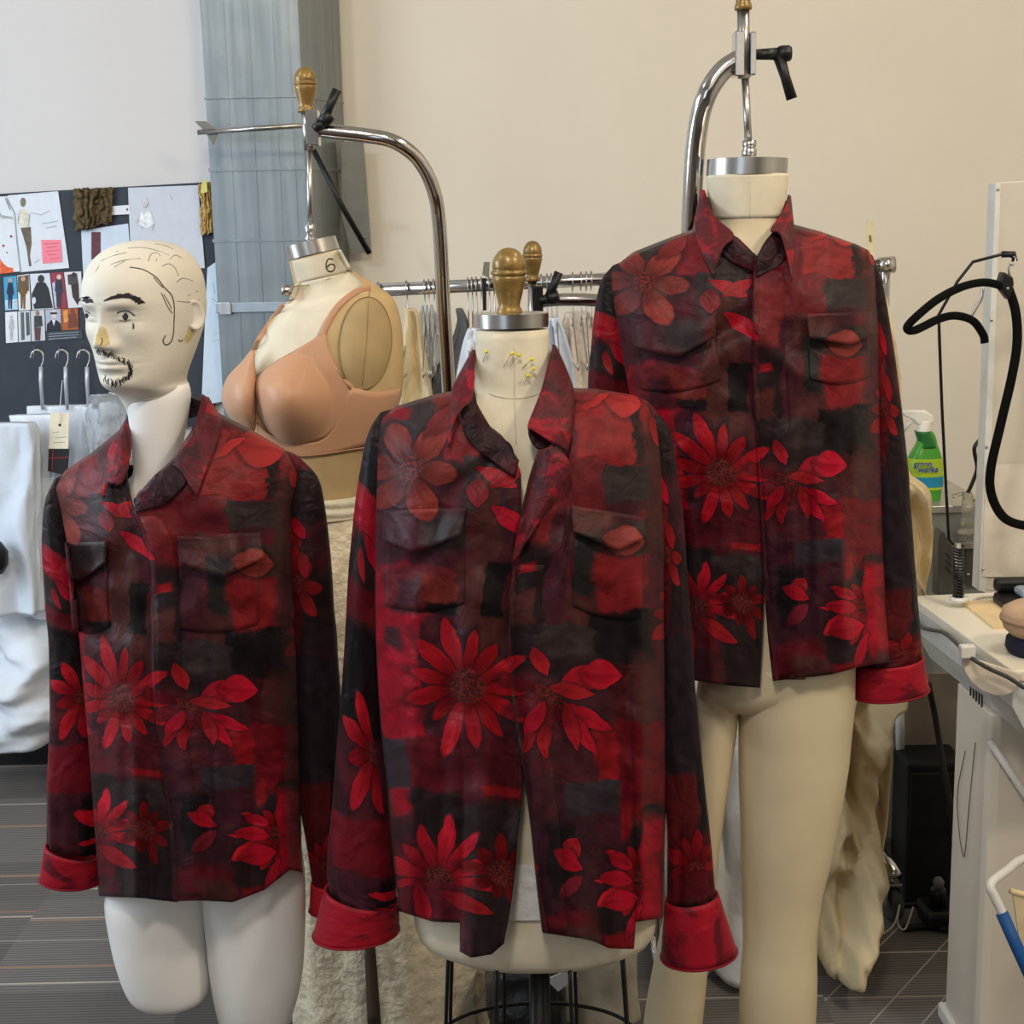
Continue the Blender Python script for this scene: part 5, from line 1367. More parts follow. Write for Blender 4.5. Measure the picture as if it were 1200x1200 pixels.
# ------------------------------------------------------------------ rolling rack with its garments
YR = 3.72
rk = thing('garment_rack', 'chrome rolling garment rack running behind the forms', 'clothes rack', (P(1040, 1085, YR).x, YR, 0))
RA, RB = P(365, 344, YR), P(1036, 311, YR)
m_tube([RA, RB], .0165, 18).build('rail', CHROME, rk)
m_tube([P(1030, 311, YR), P(1048, 310, YR)], .021, 18).build('rail_socket', CHROME, rk)
ux = P(1037, 320, YR).x
m_tube([(ux, YR, RB.z), (ux, YR, .16)], .0135, 14).build('upright', CHROME, rk)
m_tube([(RA.x, YR, RA.z), (RA.x, YR, .16)], .0135, 14).build('upright', CHROME, rk)
for x in (ux, RA.x):
    m_tube([(x, YR - .26, .13), (x, YR + .26, .13)], .018, 14).build('base_bar', CHROME, rk)
m_tube([(RA.x, YR, .13), (ux, YR, .13)], .014, 12).build('base_bar', CHROME, rk)
RUB = mat('caster_rubber', (74, 76, 76), .6)
def caster(x, y):
    w = m_lathe([(0,-.012),(.02,-.013),(.042,-.012),(.046,0),(.042,.012),(.02,.013),(0,.012)], (x, y, .047), 28, (1, .25, 0)).build('caster_wheel', RUB, rk)
    m_lathe([(0,-.02),(.008,-.02),(.01,.02),(0,.02)], (x, y, .047), 14, (1, .25, 0)).build('caster_hub', STEEL, w)
    f = m_box((x - .02, y - .022, .045), (x - .016, y + .022, .105)); m_box((x + .016, y - .022, .045), (x + .02, y + .022, .105), f); m_box((x - .02, y - .022, .1), (x + .02, y + .022, .108), f)
    f.build('caster_fork', STEEL, rk, smooth=False, bevel=.002)
for x in (ux, RA.x):
    for y in (YR - .24, YR + .24): caster(x, y)
# thread caught on the caster
tag(m_tube([(ux - .15, YR - .33, .004), (ux - .07, YR - .34, .006), (ux - .02, YR - .33, .03), (ux + .0, YR - .31, .075), (ux - .005, YR - .315, .03), (ux + .01, YR - .33, .02), (ux + .035, YR - .31, .07)], .0022, 6, res=40).build('thread', mat('white_thread', (222, 214, 196), .9)), 'loose white thread caught on the near rack caster', 'thread')

# wire hangers on the rail
HG = 'wire hangers on the chrome rail'
def rail_at(px):
    t = (P(px, 330, YR).x - RA.x) / (RB.x - RA.x); return RA.lerp(RB, t)
proto_h = None
def hanger(px, label, yaw):
    global proto_h
    q = rail_at(px)
    if proto_h is None:
        r = thing('wire_hanger', label, 'hanger', (0, 0, 0), HG)
        hk = [(0, -.019, -.012), (0, -.0195, .004), (0, -.010, .0185), (0, .006, .0195), (0, .0185, .008), (0, .016, -.02), (0, .004, -.06), (0, 0, -.10)]
        a = m_tube(hk, .0019, 8, res=40).build('hook', WIRE, r)
        b = m_tube([(0, 0, -.10), (0, .19, -.19), (0, .2, -.205), (0, .19, -.21), (0, -.19, -.21), (0, -.2, -.205), (0, -.19, -.19), (0, 0, -.10)], .0017, 8).build('shoulder_wire', WIRE, r)
        proto_h = (r, a, b)
    else:
        r, a, b = (o.copy() for o in proto_h)
        for o in (r, a, b): COL.objects.link(o)
        a.parent = r; b.parent = r
    r['label'] = label; r.location = q; r.rotation_euler = (0, 0, yaw * .12)
HL = [(443,'wire hanger alone on the rail beside the tan bust form shoulder'),(476,'wire hanger on the rail holding the cream blouse'),(497,'first of three close wire hangers before the chrome arm'),(502,'second of three close wire hangers before the chrome arm'),(508,'third of three close wire hangers before the chrome arm'),
      (548,'first wire hanger of the bunch between the chrome arm and big gold knob'),(553,'second wire hanger of the bunch between the chrome arm and big gold knob'),(558,'third wire hanger of the bunch between the chrome arm and big gold knob'),(564,'fourth wire hanger of the bunch between the chrome arm and big gold knob'),
      (573,'wire hanger half hidden by the edge of the big gold knob'),(579,'wire hanger mostly hidden behind the big gold knob'),
      (634,'wire hanger just past the small gold knob'),(641,'second wire hanger past the small gold knob'),(646,'third wire hanger past the small gold knob, behind the black lever'),(652,'fourth wire hanger past the small gold knob, behind the black lever'),
      (671,'first wire hanger near the tall form sleeve'),(681,'second wire hanger near the tall form sleeve'),(687,'third wire hanger near the tall form sleeve'),(693,'wire hanger touching the tall form sleeve')]
for i, (px, lab) in enumerate(HL): hanger(px, lab, math.radians([8, -12, 3, 15, -6, 10, -3, 5][i % 8]))
CREAM = mat('cream_muslin', (222, 204, 164), .85, 0, .04, 10, bump=.9, bscale=11)
GREY = mat('grey_suiting', (92, 92, 92), .8, 0, .05, 30)
def rack_garment(rows, Y, depth, m, label, folds, amp, seed, cat='garment', yoff=None, crump=0., n=72, steps=60):
    return hanging('hanging_garment', rows, Y, depth, m, label, cat, None, folds, amp, seed, n, steps, yoff=yoff, crump=crump)
rack_garment([(362,474,487),(370,474,492),(400,472,496),(440,464,503),(480,462,508),(560,462,510)], YR - .02, .05, CREAM, 'cream muslin blouse hanging beside the tan bust form', 5, .3, 21.)
rack_garment([(358,494,508),(372,491,512),(410,488,514),(440,490,516),(520,490,518)], YR + .05, .05, PLASTIC, 'clear plastic garment cover hanging behind the cream blouse', 5, .45, 22., 'plastic cover')
rack_garment([(362,534,542),(375,536,548),(400,528,552),(440,506,556),(500,498,560),(600,498,560)], YR + .02, .05, GREY, 'dark grey jacket hanging behind the chrome stand arm', 4, .25, 23.)
rack_garment([(385,548,562),(400,543,566),(430,537,570),(470,532,572),(560,530,574)], YR - .06, .05, WHITE, 'white blouse hanging between the chrome arm and middle form', 5, .3, 24.)
rack_garment([(372,640,655),(390,640,662),(430,640,672),(500,640,680),(600,640,684)], YR + .02, .05, WHITE2, 'white fringed garment hanging beside the middle form neck', 7, .35, 25.)
rack_garment([(366,662,692),(380,660,698),(430,664,706),(500,668,712),(620,670,716)], YR + .08, .05, mat('ivory_lace', (228, 216, 204), .8, bump=.8, bscale=80), 'ivory lace garment hanging next to the tall form sleeve', 8, .35, 26.)
rack_garment([(330,985,1030),(360,985,1040),(420,995,1050),(500,1000,1056),(540,1005,1059),(556,1008,1066),(566,1010,1081),(580,1010,1089),(620,1012,1090),(680,1010,1086),(740,1000,1079),(800,985,1062),(830,962,1045),(900,960,1043),(960,958,1040),(1000,956,1035),(1040,954,1026),(1080,952,1020),(1105,954,1012),(1120,960,1002)], YR - .17, [(330,.05),(500,.08),(800,.10),(1000,.11),(1110,.12),(1130,.08)], CREAM, 'long creased cream muslin coat hanging behind the tall form', 4, .25, 27., crump=.42, n=160, steps=160, yoff=[(330,0),(600,-.04),(800,-.12),(1000,-.25),(1130,-.36)])
rack_garment([(700,800,880),(800,828,882),(860,832,884),(940,834,884),(1030,836,886),(1100,828,884),(1136,822,880)], 3.2, .05, mat('ivory_plastic_wrapped', (244, 244, 242), .3, 0, .03, 8, bump=.9, bscale=18), 'white garment in a plastic cover seen between the form legs', 4, .4, 28.)
rack_garment([(1000,662,742),(1090,660,746),(1150,664,748),(1195,664,750)], 2.98, .04, mat('off_white_canvas', (206, 198, 178), .8, bump=.2, bscale=200), 'off-white canvas panel hanging low behind the wire cage', 3, .12, 29.)
# card hooked on the rail
r = thing('size_card', 'small cream paper card standing on the rack rail end', 'card', P(1020, 306, YR))
pix_prism([(1016,257),(1024,262),(1024,312),(1016,312)], YR - .02, .003).build('card', mat('cream_card', (222, 208, 172), .7), r, smooth=False)
pix_prism([(1018.5,275),(1021,276),(1021.5,284),(1019,283)], YR - .0215, .001).build('punched_mark', mat('card_mark', (120, 104, 80), .8), r, smooth=False)

# second stand behind
YS = 3.05
st = thing('form_stand', 'chrome form stand with a small gold knob behind the middle form', 'stand', (P(622, 800, YS).x, YS, 0))
st['dist'] = YS
finial(P(624, 330, YS), P(624, 282, YS), .043, st)
m_tube([P(624, 326, YS), P(623, 480, YS)], .0095, 14).build('rod_sleeve', STEEL, st)
b3 = m_box((-.011, -.02, -.03), (.011, .02, .03))
for v in b3.v: v += P(630, 352, YS)
b3.build('clamp_plates', BLACKMETAL, st, bevel=.002, smooth=False)
lever((632,353), (643,350), (655,319), st, YS - .02)
m_tube([P(632,353,YS), P(660,351,YS), P(700,352,YS), P(740,358,YS+.02), P(764,385,YS+.04), P(770,450,YS+.06), P(775,700,YS+.09), Vector((P(775,700,YS+.09).x, YS+.1, .05))], .0135, 16, res=80).build('stand_arm', CHROME, st)
bx = P(775,700,YS+.09).x
m_tube([(bx, YS+.08, .05), (bx, YS+.25, .03), (bx, YS+.4, .03)], .014, 12).build('stand_base', CHROME, st)
m_tube([P(623, 478, YS), (P(623,480,YS).x, YS, .05)], .008, 12).build('hanging_rod', STEEL, st)
bk = thing('rack_label', 'grey plastic divider tab on the rail beside the big gold knob', 'label', P(567, 370, YR - .05))
pix_prism([(565,322),(567,307),(574,307),(573,326)], YR - .04, .01).build('tab', mat('grey_tab', (122, 118, 106), .5), bk, smooth=False)
pix_prism([(565,326),(570,326),(570,364),(566,364)], YR - .04, .012).build('strip', BLACK, bk, smooth=False)

# black bag on the floor behind the cage
BAG = mat('black_nylon', (22, 23, 25), .35, 0, .1, 20, bump=.6, bscale=30)
bg = thing('black_bag', 'shiny black bag with a patterned label behind the wire cage', 'bag', (P(618, 1190, 2.85).x, 2.85, 0))
def bagf(p, t, q, c):
    w = .10*fb(math.cos(t*2*PI)*2, math.sin(t*2*PI)*2, q*4, 1, 3); return Vector((p.x + (p.x-c.x)*w, p.y + (p.y-c.y)*w*2, p.z))
zt = P(620, 1128, 2.85).z
rg = []
for i in range(25):
    q = i/24; z = zt*q + .002; hw = .08*(1 - .1*q**3); c = Vector((P(618, 1190, 2.85).x, 2.85, z))
    rg.append([bagf(p, k/48, q, c) for k, p in enumerate(ring(c, hw, .09*(1-.3*q**2), 48, pw=3.2))])
m_loft(rg).build('bag_body', BAG, bg)
LBL = bpy.data.materials.new('patterned_label'); LBL.use_nodes = True
t_ = NT(LBL.node_tree); tc_ = t_.n('ShaderNodeTexCoord'); ck = t_.n('ShaderNodeTexBrick'); t_.l(tc_.outputs['Object'], ck.inputs['Vector']); ck.inputs['Scale'].default_value = 90
ck.inputs['Color1'].default_value = srgb((60, 68, 84)); ck.inputs['Color2'].default_value = srgb((84, 92, 108)); ck.inputs['Mortar'].default_value = srgb((170, 172, 176)); ck.inputs['Mortar Size'].default_value = .12
t_.l(ck.outputs[0], LBL.node_tree.nodes['Principled BSDF'].inputs['Base Color'])
pix_prism([(640,1148),(664,1138),(678,1144),(654,1162)], 2.735, .004).build('bag_label', LBL, bg, smooth=False, label='grey patterned label')

# ------------------------------------------------------------------ machine table
TZ = .93
WMETAL = mat('white_enamel', (222, 222, 218), .35, 0, .02, 6)
CREAMLAM = mat('cream_laminate', (236, 230, 212), .4, 0, .02, 6)
tb_ = thing('work_table', 'white pressing table with a folded metal apron and pedestal', 'table', (1.25, 2.9, 0))
tl0 = PZ(1072, 702, TZ); tn = PZ(1187, 786, TZ); tf = PZ(1128, 695, TZ)
xe = (tl0.x + tn.x)/2
poly = [Vector((tl0.x, tl0.y, TZ)), Vector((tn.x, tn.y, TZ)), Vector((tn.x + .75, tn.y - .02, TZ)), Vector((tn.x + .75, 3.28, TZ)), Vector((tl0.x, tl0.y + .03, TZ))]
m_prism(poly, (0, 0, -.022)).build('tabletop', CREAMLAM, tb_, bevel=.003, smooth=False)
# sloping apron under the edge
ins = .05
ap_ = MB()
A0, A1 = poly[0] + Vector((.004, 0, -.022)), poly[1] + Vector((.004, .004, -.022))
prof_ = [(0, 0), (0, -.05), (.035, -.115), (.09, -.15)]
v = []
for p in (A0, A1):
    for dx, dz in prof_: v.append(p + Vector((dx, 0, dz)))
n = len(prof_)
ap_.add(v, [(i, i+1, n+i+1, n+i) for i in range(n-1)])
v2 = [A1 + Vector((dx, 0, dz)) for dx, dz in prof_] + [A1 + Vector((.7, 0, dz)) for dx, dz in prof_]
ap_.add(v2, [(i, i+1, n+i+1, n+i) for i in range(n-1)])
v3 = [A0 + Vector((dx, 0, dz)) for dx, dz in prof_] + [A0 + Vector((.7, .0, dz)) for dx, dz in prof_]
ap_.add(v3, [(i, i+1, n+i+1, n+i) for i in range(n-1)])
ap_.build('apron', mat('grey_white_enamel', (206, 208, 206), .4, .1), tb_, solid=.002, smooth=False)
# pedestal
def on_left(px, py): return PX(px, py, xe + .03)
pf, pn_ = on_left(1120, 860), on_left(1158, 900)
ped = MB(); 
px0 = xe + .03
pr_ = [(px0, pf.y), (px0, pn_.y + .02), (px0 + .006, pn_.y + .005), (px0 + .022, pn_.y), (px0 + .55, pn_.y), (px0 + .55, pf.y)]
m_prism([(x, y, .03) for x, y in pr_], (0, 0, TZ - .17), ped)
ped.build('pedestal', mat('warm_white_enamel', (214, 206, 192), .42, 0, .02, 5), tb_, smooth=False, bevel=.003)
fr_ = m_box((px0 - .012, pf.y - .75, .0), (px0 + .012, pf.y + .02, .035)); m_box((px0 + .53, pf.y - .75, 0), (px0 + .56, pf.y + .02, .035), fr_)
fr_.build('foot_rail', WMETAL, tb_, bevel=.006, smooth=False)
vs = MB()
for k in range(5):
    a = PX(1137 + 3.4*k, 803 + 1.2*k, px0 - .001); m_box((px0 - .0015, a.y - .003, a.z - .022 - .004*k), (px0 + .001, a.y + .001, a.z + .004), vs)
vs.build('vent_slot', BLACK, tb_, smooth=False)
for q_ in ((1187, 843, .004, .010), (1186, 912, .005, .005)):
    c = P(q_[0], q_[1], pn_.y - .001); m_lathe([(0,0),(q_[2],0),(q_[2],.002),(0,.002)], c, 14, (0,-1,0)).build('bolt_hole', BLACK, tb_)
m_tube([P(1160, 868, pn_.y - .012), P(1200, 930, pn_.y - .012), P(1260, 1010, pn_.y - .012)], .007, 10).build('brace_bar', WMETAL, tb_)
# oval cover plate hanging on the apron
ov = thing('cover_plate', 'cream oval cover plate hung under the table edge', 'plate', P(1165, 818, tn.y + .1))
yo = tn.y - .012
m_prism([P(x, y, yo) for x, y in [(1129,768),(1128,776),(1131,788),(1138,799),(1150,809),(1165,815),(1178,815),(1186,812),(1195,800),(1198,790)]], (0, .008, 0)).build('plate', mat('cream_plate', (214, 204, 186), .5), ov, bevel=.002, smooth=False)
m_box((-.006, -.006, -.006), (.006, .006, .006)).build('plate_clip', WMETAL, ov) if False else None
# cable along the apron
CABLE = mat('grey_cable', (70, 70, 68), .5)
cb = thing('power_cable', 'dark grey cable clipped along the white table apron', 'cable', P(1130, 760, 2.7))
cpts = []
for x, y, e in [(1070,722,.01),(1078,734,.012),(1090,738,.014),(1105,741,.014),(1117,750,.014),(1127,760,.016),(1140,772,.02),(1160,784,.02),(1180,793,.02),(1200,806,.02)]:
    cpts.append(PX(x, y, xe - e - .008) if x < 1128 else P(x, y, tn.y - .030 - e*.3))
m_tube(cpts, .0042, 8, res=60).build('cord', CABLE, cb)
c = P(1134, 764, tn.y - .02); m_box((c.x - .016, c.y - .012, c.z - .010), (c.x + .012, c.y + .008, c.z + .014)).build('cable_clip', mat('white_plastic', (232, 230, 222), .4), cb, bevel=.003, smooth=False)
# fine wire loop on the pedestal
tag(m_tube([PX(1131,880,px0-.004), PX(1115,900,px0-.004) if False else PX(1122,930,px0-.004), PX(1124,975,px0-.004), PX(1128,1000,px0-.004), PX(1131,998,px0-.004), PX(1136,940,px0-.004), PX(1143,870,px0-.004)], .0011, 6, res=40).build('wire_loop', mat('brown_wire', (92, 76, 66), .6)), 'thin brown wire loop hanging on the table pedestal', 'wire')
# folding handle with blue grip
hd_ = thing('basket_handle', 'white bent tube handle with a blue grip beside the pedestal', 'handle rail', P(1180, 1120, 2.45))
hp = [P(1230,1000,2.6), P(1198,1007,2.55), P(1180,1020,2.5), P(1161,1036,2.46), P(1166,1052,2.45), P(1177,1075,2.44), P(1210,1150,2.4), P(1235,1205,2.38)]
m_tube(hp, .0085, 14, res=60).build('tube', WMETAL, hd_)
m_tube([P(1174,1070,2.44), P(1190,1106,2.42), P(1222,1176,2.39)], .0115, 14).build('grip', mat('blue_foam_grip', (24, 84, 150), .6), hd_)
bsk = thing('canvas_bin', 'natural canvas bin hanging on the blue handle', 'bin', P(1210, 1200, 2.5))
bw_ = P(1210, 1120, 2.5)
mbk = MB(); v = []
for p, q in (((1186,1045),(1194,1100)), ((1200,1050),(1204,1135)), ((1260,1056),(1262,1180)), ((1300,1040),(1300,1180))):
    v += [P(*p, 2.5), P(*q, 2.5)]
mbk.add(v, [(0,1,3,2),(2,3,5,4),(4,5,7,6)])
mbk.build('bin_side', CREAM, bsk, solid=.006, smooth=False)
m_tube([P(1184,1044,2.5), P(1202,1049,2.5), P(1262,1055,2.5)], .006, 8).build('bin_rim', mat('cream_binding', (226, 204, 158), .8), bsk)

# pressing ham and iron on the table
hm_ = thing('pressing_ham', 'tan padded pressing ham on a navy base at the table edge', 'pressing ham', PZ(1215, 765, TZ))
hc = PZ(1216, 765, TZ)
m_lathe([(0,0),(.055,0),(.062,.012),(.060,.03),(.05,.04),(0,.04)], hc, 36).build('base', mat('navy_cloth', (26, 28, 52), .8), hm_)
m_lathe([(0,.034),(.052,.036),(.066,.05),(.073,.072),(.069,.088),(.05,.099),(.02,.104),(0,.105)], hc, 40).build('padded_top', mat('tan_canvas', (204, 172, 142), .85, bump=.3, bscale=200), hm_)
m_lathe([(.0735,.066),(.0745,.07),(.0735,.074)], hc, 40).build('seam_piping', mat('tan_piping', (180, 148, 118), .85), hm_)
ir = thing('steam_iron', 'black and pale blue steam iron resting behind the pressing ham', 'iron', PZ(1192, 713, TZ))
ic = PZ(1194, 713, TZ)
b_ = m_box((ic.x - .045, ic.y - .05, TZ), (ic.x + .12, ic.y + .05, TZ + .03)); b_.build('sole_tray', BLACK, ir, bevel=.012, smooth=False)
b_ = m_box((ic.x - .045, ic.y + .02, TZ + .03), (ic.x + .12, ic.y + .05, TZ + .062)); b_.build('back_guard', BLACK, ir, bevel=.01, smooth=False)
b_ = m_box((ic.x - .01, ic.y - .045, TZ + .03), (ic.x + .12, ic.y + .018, TZ + .05)); b_.build('sole_plate', mat('pale_blue_plastic', (150, 164, 176), .35), ir, bevel=.012, smooth=False)
b_ = m_box((ic.x + .02, ic.y - .03, TZ + .05), (ic.x + .12, ic.y + .005, TZ + .075)); b_.build('water_tank', mat('white_plastic', (0,0,0)), ir, bevel=.008, smooth=False)
cpad = PZ(1170, 720, TZ)
tag(m_box((cpad.x - .05, cpad.y - .12, TZ), (cpad.x + .2, cpad.y + .1, TZ + .006)).build('pressing_cloth', mat('pale_orange_cloth', (232, 206, 160), .8), smooth=False), 'pale orange pressing cloth under the steam iron', 'cloth')
tag(m_tube([PZ(1168,703,TZ+.004) + Vector((.05*math.cos(2*PI*k/30), .03*math.sin(2*PI*k/30), 0)) for k in range(30)], .003, 6, closed=True).build('cord_loop', mat('pale_cord', (206, 200, 184), .6)), 'pale cord loop lying on the table in front of the white panel', 'cord')

# white upright panel
YP2 = 3.3
pa_ = thing('machine_panel', 'tall white sheet metal panel with a folded edge behind the table', 'panel', (P(1180, 690, YP2).x, YP2, 0))
m_prism([P(*p, YP2) for p in ((1172,213),(1260,209),(1256,700),(1153,692))], (0, .04, 0)).build('panel_face', mat('matte_white_enamel', (204, 198, 184), .45, 0, .02, 4), pa_, bevel=.003, smooth=False)
m_prism([P(*p, YP2 - .004) for p in ((1167,215),(1173,213),(1155,694),(1147,692))], (0, .05, 0)).build('folded_edge', mat('edge_enamel', (214, 216, 212), .35), pa_, smooth=False)
for x, y in ((1169.5,222), (1162,375), (1156,524), (1152,667)):
    m_lathe([(0,0),(.004,0),(.003,.003),(0,.0035)], P(x, y, YP2 - .004), 10, (0,-1,0)).build('screw', STEEL, pa_)
pl_ = P(1180, 692, YP2)
m_box((pl_.x - .0, YP2 + .005, 0), (pl_.x + .1, YP2 + .03, pl_.z + .02)).build('support_post', WMETAL, pa_, smooth=False)
sh_p = thing('paper_sheet', 'plain off-white sheet taped low on the machine panel', 'paper', P(1180, 676, YP2 - .01))
m_prism([P(*p, YP2 - .006) for p in ((1155,545),(1262,540),(1262,676),(1151,676))], (0, .002, 0)).build('sheet', mat('offwhite_sheet', (212, 204, 190), .6), sh_p, smooth=False)

# black flocked hanger and the cord lifter it hangs on
YH = 3.1
cl_ = thing('cord_lifter', 'thin black bent wire cord lifter with a spring base on the table', 'cord holder', P(1118, 700, YH))
m_tube([P(1190,303,YH), P(1178,297,YH), P(1140,307,YH), P(1122,330,YH), P(1100,369,YH), P(1101,400,YH), P(1104,480,YH), P(1109,580,YH), P(1112,632,YH), P(1117,638,YH)], .0034, 8).build('wire', BLACKMETAL, cl_)
m_tube([P(1174,298,YH), P(1188,298,YH), P(1189,306,YH)], .007, 8).build('wire_end', BLACK, cl_)
sp_ = []; nturn = 17
for k in range(nturn * 12 + 1):
    t = 2*PI*k/12; y = 640 + (700 - 640)*k/(nturn*12); c = P(1123, y, YH); sp_.append(c + Vector((.011*math.cos(t), .011*math.sin(t), 0)))
m_tube(sp_, .0022, 6).build('spring', BLACKMETAL, cl_)
m_tube([P(1122,637,YH), P(1124,702,YH)], .008, 12).build('spring_core', STEEL, cl_)
m_lathe([(0,0),(.022,0),(.02,.008),(0,.01)], P(1124, 704, YH), 20).build('base', WMETAL, cl_)
FLOCK = mat('black_flock', (9, 9, 9), .85, spec=.15)
hg_ = thing('padded_hanger', 'thick black hanger hooked on the cord lifter in front of the panel', 'hanger', P(1150, 620, YH - .05))
m_tube([P(1186,299,YH), P(1190,303,YH-.01), P(1187,311,YH-.02), P(1183,309,YH-.02), P(1182,316,YH-.02), P(1184,326,YH-.02)], .0022, 8, res=30).build('hook', STEEL, hg_)
m_prism([P(*p, YH - .035) for p in ((1176,318),(1188,325),(1189,333),(1183,352),(1174,340),(1172,330))], (0, .03, 0)).build('neck_block', BLACK, hg_, bevel=.004, smooth=False)
m_tube([P(1180,340,YH-.02), P(1170,334,YH-.03), P(1152,331,YH-.06), P(1128,336,YH-.10), P(1100,350,YH-.14), P(1074,371,YH-.17), P(1063,384,YH-.17), P(1072,387,YH-.16), P(1100,374,YH-.10), P(1120,370,YH-.06), P(1140,376,YH-.03), P(1152,392,YH-.02), P(1154,402,YH-.02)], .0085, 12, res=110).build('shoulder_arm', FLOCK, hg_)
m_tube([P(1182,338,YH-.02), P(1190,365,YH-.03), P(1192,400,YH-.04), P(1186,440,YH-.05), P(1172,500,YH-.06), P(1161,550,YH-.06), P(1162,580,YH-.05), P(1175,605,YH-.04), P(1196,615,YH-.03), P(1230,618,YH-.02)], .0098, 12, res=90).build('shoulder_arm', FLOCK, hg_)
m_lathe([(0,0),(.003,0),(.003,.001),(0,.001)], P(1181, 338, YH-.037), 10, (0,-1,0)).build('neck_mark', STEEL, hg_)
lp_ = thing('wire_hook', 'curved pale wire hanging behind the black hanger', 'hook', P(1145, 370, 3.25))
m_tube([P(1152,338,3.25), P(1150,350,3.25), P(1143,362,3.25), P(1138,371,3.25)], .004, 8, res=20).build('wire', STEEL, lp_)

# shelf, spray bottle and glass trap behind the table
YSH = 3.9
mb_ = thing('steel_cabinet', 'low grey steel cabinet against the wall behind the table', 'cabinet', (P(1120, 700, YSH).x, YSH + .2, 0))
sx0, sx1 = P(1060, 600, YSH).x, P(1158, 600, YSH).x; zt = P(1110, 592, YSH).z
CABM = mat('grey_cabinet_steel', (142, 144, 138), .35, .4, .05, 8)
m_box((sx0, YSH, 0), (sx1, YSH + .4, zt - .02)).build('cabinet_body', CABM, mb_, smooth=False)
m_box((sx0 - .01, YSH - .01, zt - .02), (sx1 + .01, YSH + .41, zt)).build('cabinet_top', mat('zinc_top', (176, 174, 164), .3, .5), mb_, smooth=False, bevel=.002)
zz = P(1135, 640, YSH).z; xx0 = P(1130, 640, YSH).x
m_box((xx0, YSH - .02, P(1135,684,YSH).z), (sx1, YSH, zz)).build('drawer_front', mat('dark_drawer_steel', (92, 90, 86), .3, .7), mb_, smooth=False)
m_box((xx0 - .01, YSH - .03, zz), (sx1, YSH, zz + .012)).build('drawer_lip', mat('zinc_top', (0,0,0)), mb_, smooth=False)
m_lathe([(0,0),(.005,0),(.004,.006),(0,.007)], P(1134.5, 673, YSH - .02), 10, (0,-1,0)).build('drawer_knob', STEEL, mb_)
# spray bottle
bx_ = P(1083, 588, YSH + .1)
sb = thing('spray_bottle', 'green spray cleaner bottle with a white trigger head', 'spray bottle', (bx_.x, YSH + .1, zt)); sb['dist'] = YSH + .1
SB = YSH + .1
GRN = mat('translucent_green', (72, 152, 48), .25, 0, .04, 6, sss=.05)
rows = [(589,1068,1099),(586,1066,1101),(570,1064,1103),(552,1063,1104.5),(542,1063,1104),(532,1066,1102),(522,1072,1098.5),(512,1076,1096),(506,1073,1093)]
rows = rows[::-1]
m_loft(pix_rows(rows, SB, [(506,.022),(522,.026),(545,.036),(589,.036)], 40, 40, 2.4)).build('bottle', GRN, sb)
m_loft(pix_rows([(505,1071.5,1091),(509,1073,1093),(518,1075,1096.5),(524,1073,1098)], SB, [(505,.024),(524,.029)], 40, 8, 2.2)).build('bottle_shoulder', mat('dark_green', (34, 104, 44), .3), sb)
YELG = mat('lime_label', (166, 196, 44), .45)
def sleeve_lbl(name, rws, m, k): 
    m_loft(pix_rows(rws, SB, [(rws[0][0], k), (rws[-1][0], k)], 40, 8, 2.4), False, False).build(name, m, sb)
sleeve_lbl('label', [(536,1064,1103.5),(545,1062.6,1104.6),(572,1063,1104)], YELG, .0372)
sleeve_lbl('label_stripe', [(557,1062.4,1104.9),(569,1062.8,1104.4)], mat('label_blue', (30, 136, 176), .45), .0380)
def text(body, px0, py0, hpx, m, parent, Y, name='lettering', shear=0.):
    cu = bpy.data.curves.new('lettering', 'FONT'); cu.body = body; cu.size = hpx * Y / F; cu.extrude = .0004; cu.align_x = 'LEFT'; cu.shear = shear; cu.offset = .0006
    o = bpy.data.objects.new('tmp_text', cu); COL.objects.link(o)
    dg = bpy.context.evaluated_depsgraph_get(); me = bpy.data.meshes.new_from_object(o.evaluated_get(dg)); bpy.data.objects.remove(o)
    ob = bpy.data.objects.new(name, me); COL.objects.link(ob); me.materials.clear(); me.materials.append(m)
    p = P(px0, py0, Y); ob.rotation_euler = (PI/2, 0, 0); ob.parent = parent; ob.location = p - world_of(parent); return ob
TW = mat('label_white', (236, 240, 236), .5); TBL = mat('label_ink', (40, 70, 130), .5)
text('green', 1071.3, 547.3, 9.5, TW, sb, SB - .0405, 'lettering'); text('green', 1071, 547, 9.5, TBL, sb, SB - .0412, 'lettering')
text('works', 1076.3, 553.8, 9.5, TW, sb, SB - .0405, 'lettering'); text('works', 1076, 553.5, 9.5, TBL, sb, SB - .0412, 'lettering')
WP = mat('white_plastic', (0,0,0))
m_loft(pix_rows([(493,1077,1091),(498,1075.5,1091),(506,1073.5,1090)], SB, [(493,.014),(506,.02)], 24, 8)).build('trigger_collar', WP, sb)
hdp = [(1058,483),(1062,481),(1085,481),(1094,487),(1096,493),(1093,497),(1086,499),(1076,498),(1070,492),(1060,488)]
m_prism([P(x, y, SB - .012) for x, y in hdp], (0, .024, 0)).build('trigger_head', WP, sb, bevel=.005, smooth=False)
m_tube([P(1071,492,SB), P(1065,497,SB), P(1059,506,SB)], [.006,.005,.0035], 8).build('trigger', WP, sb)
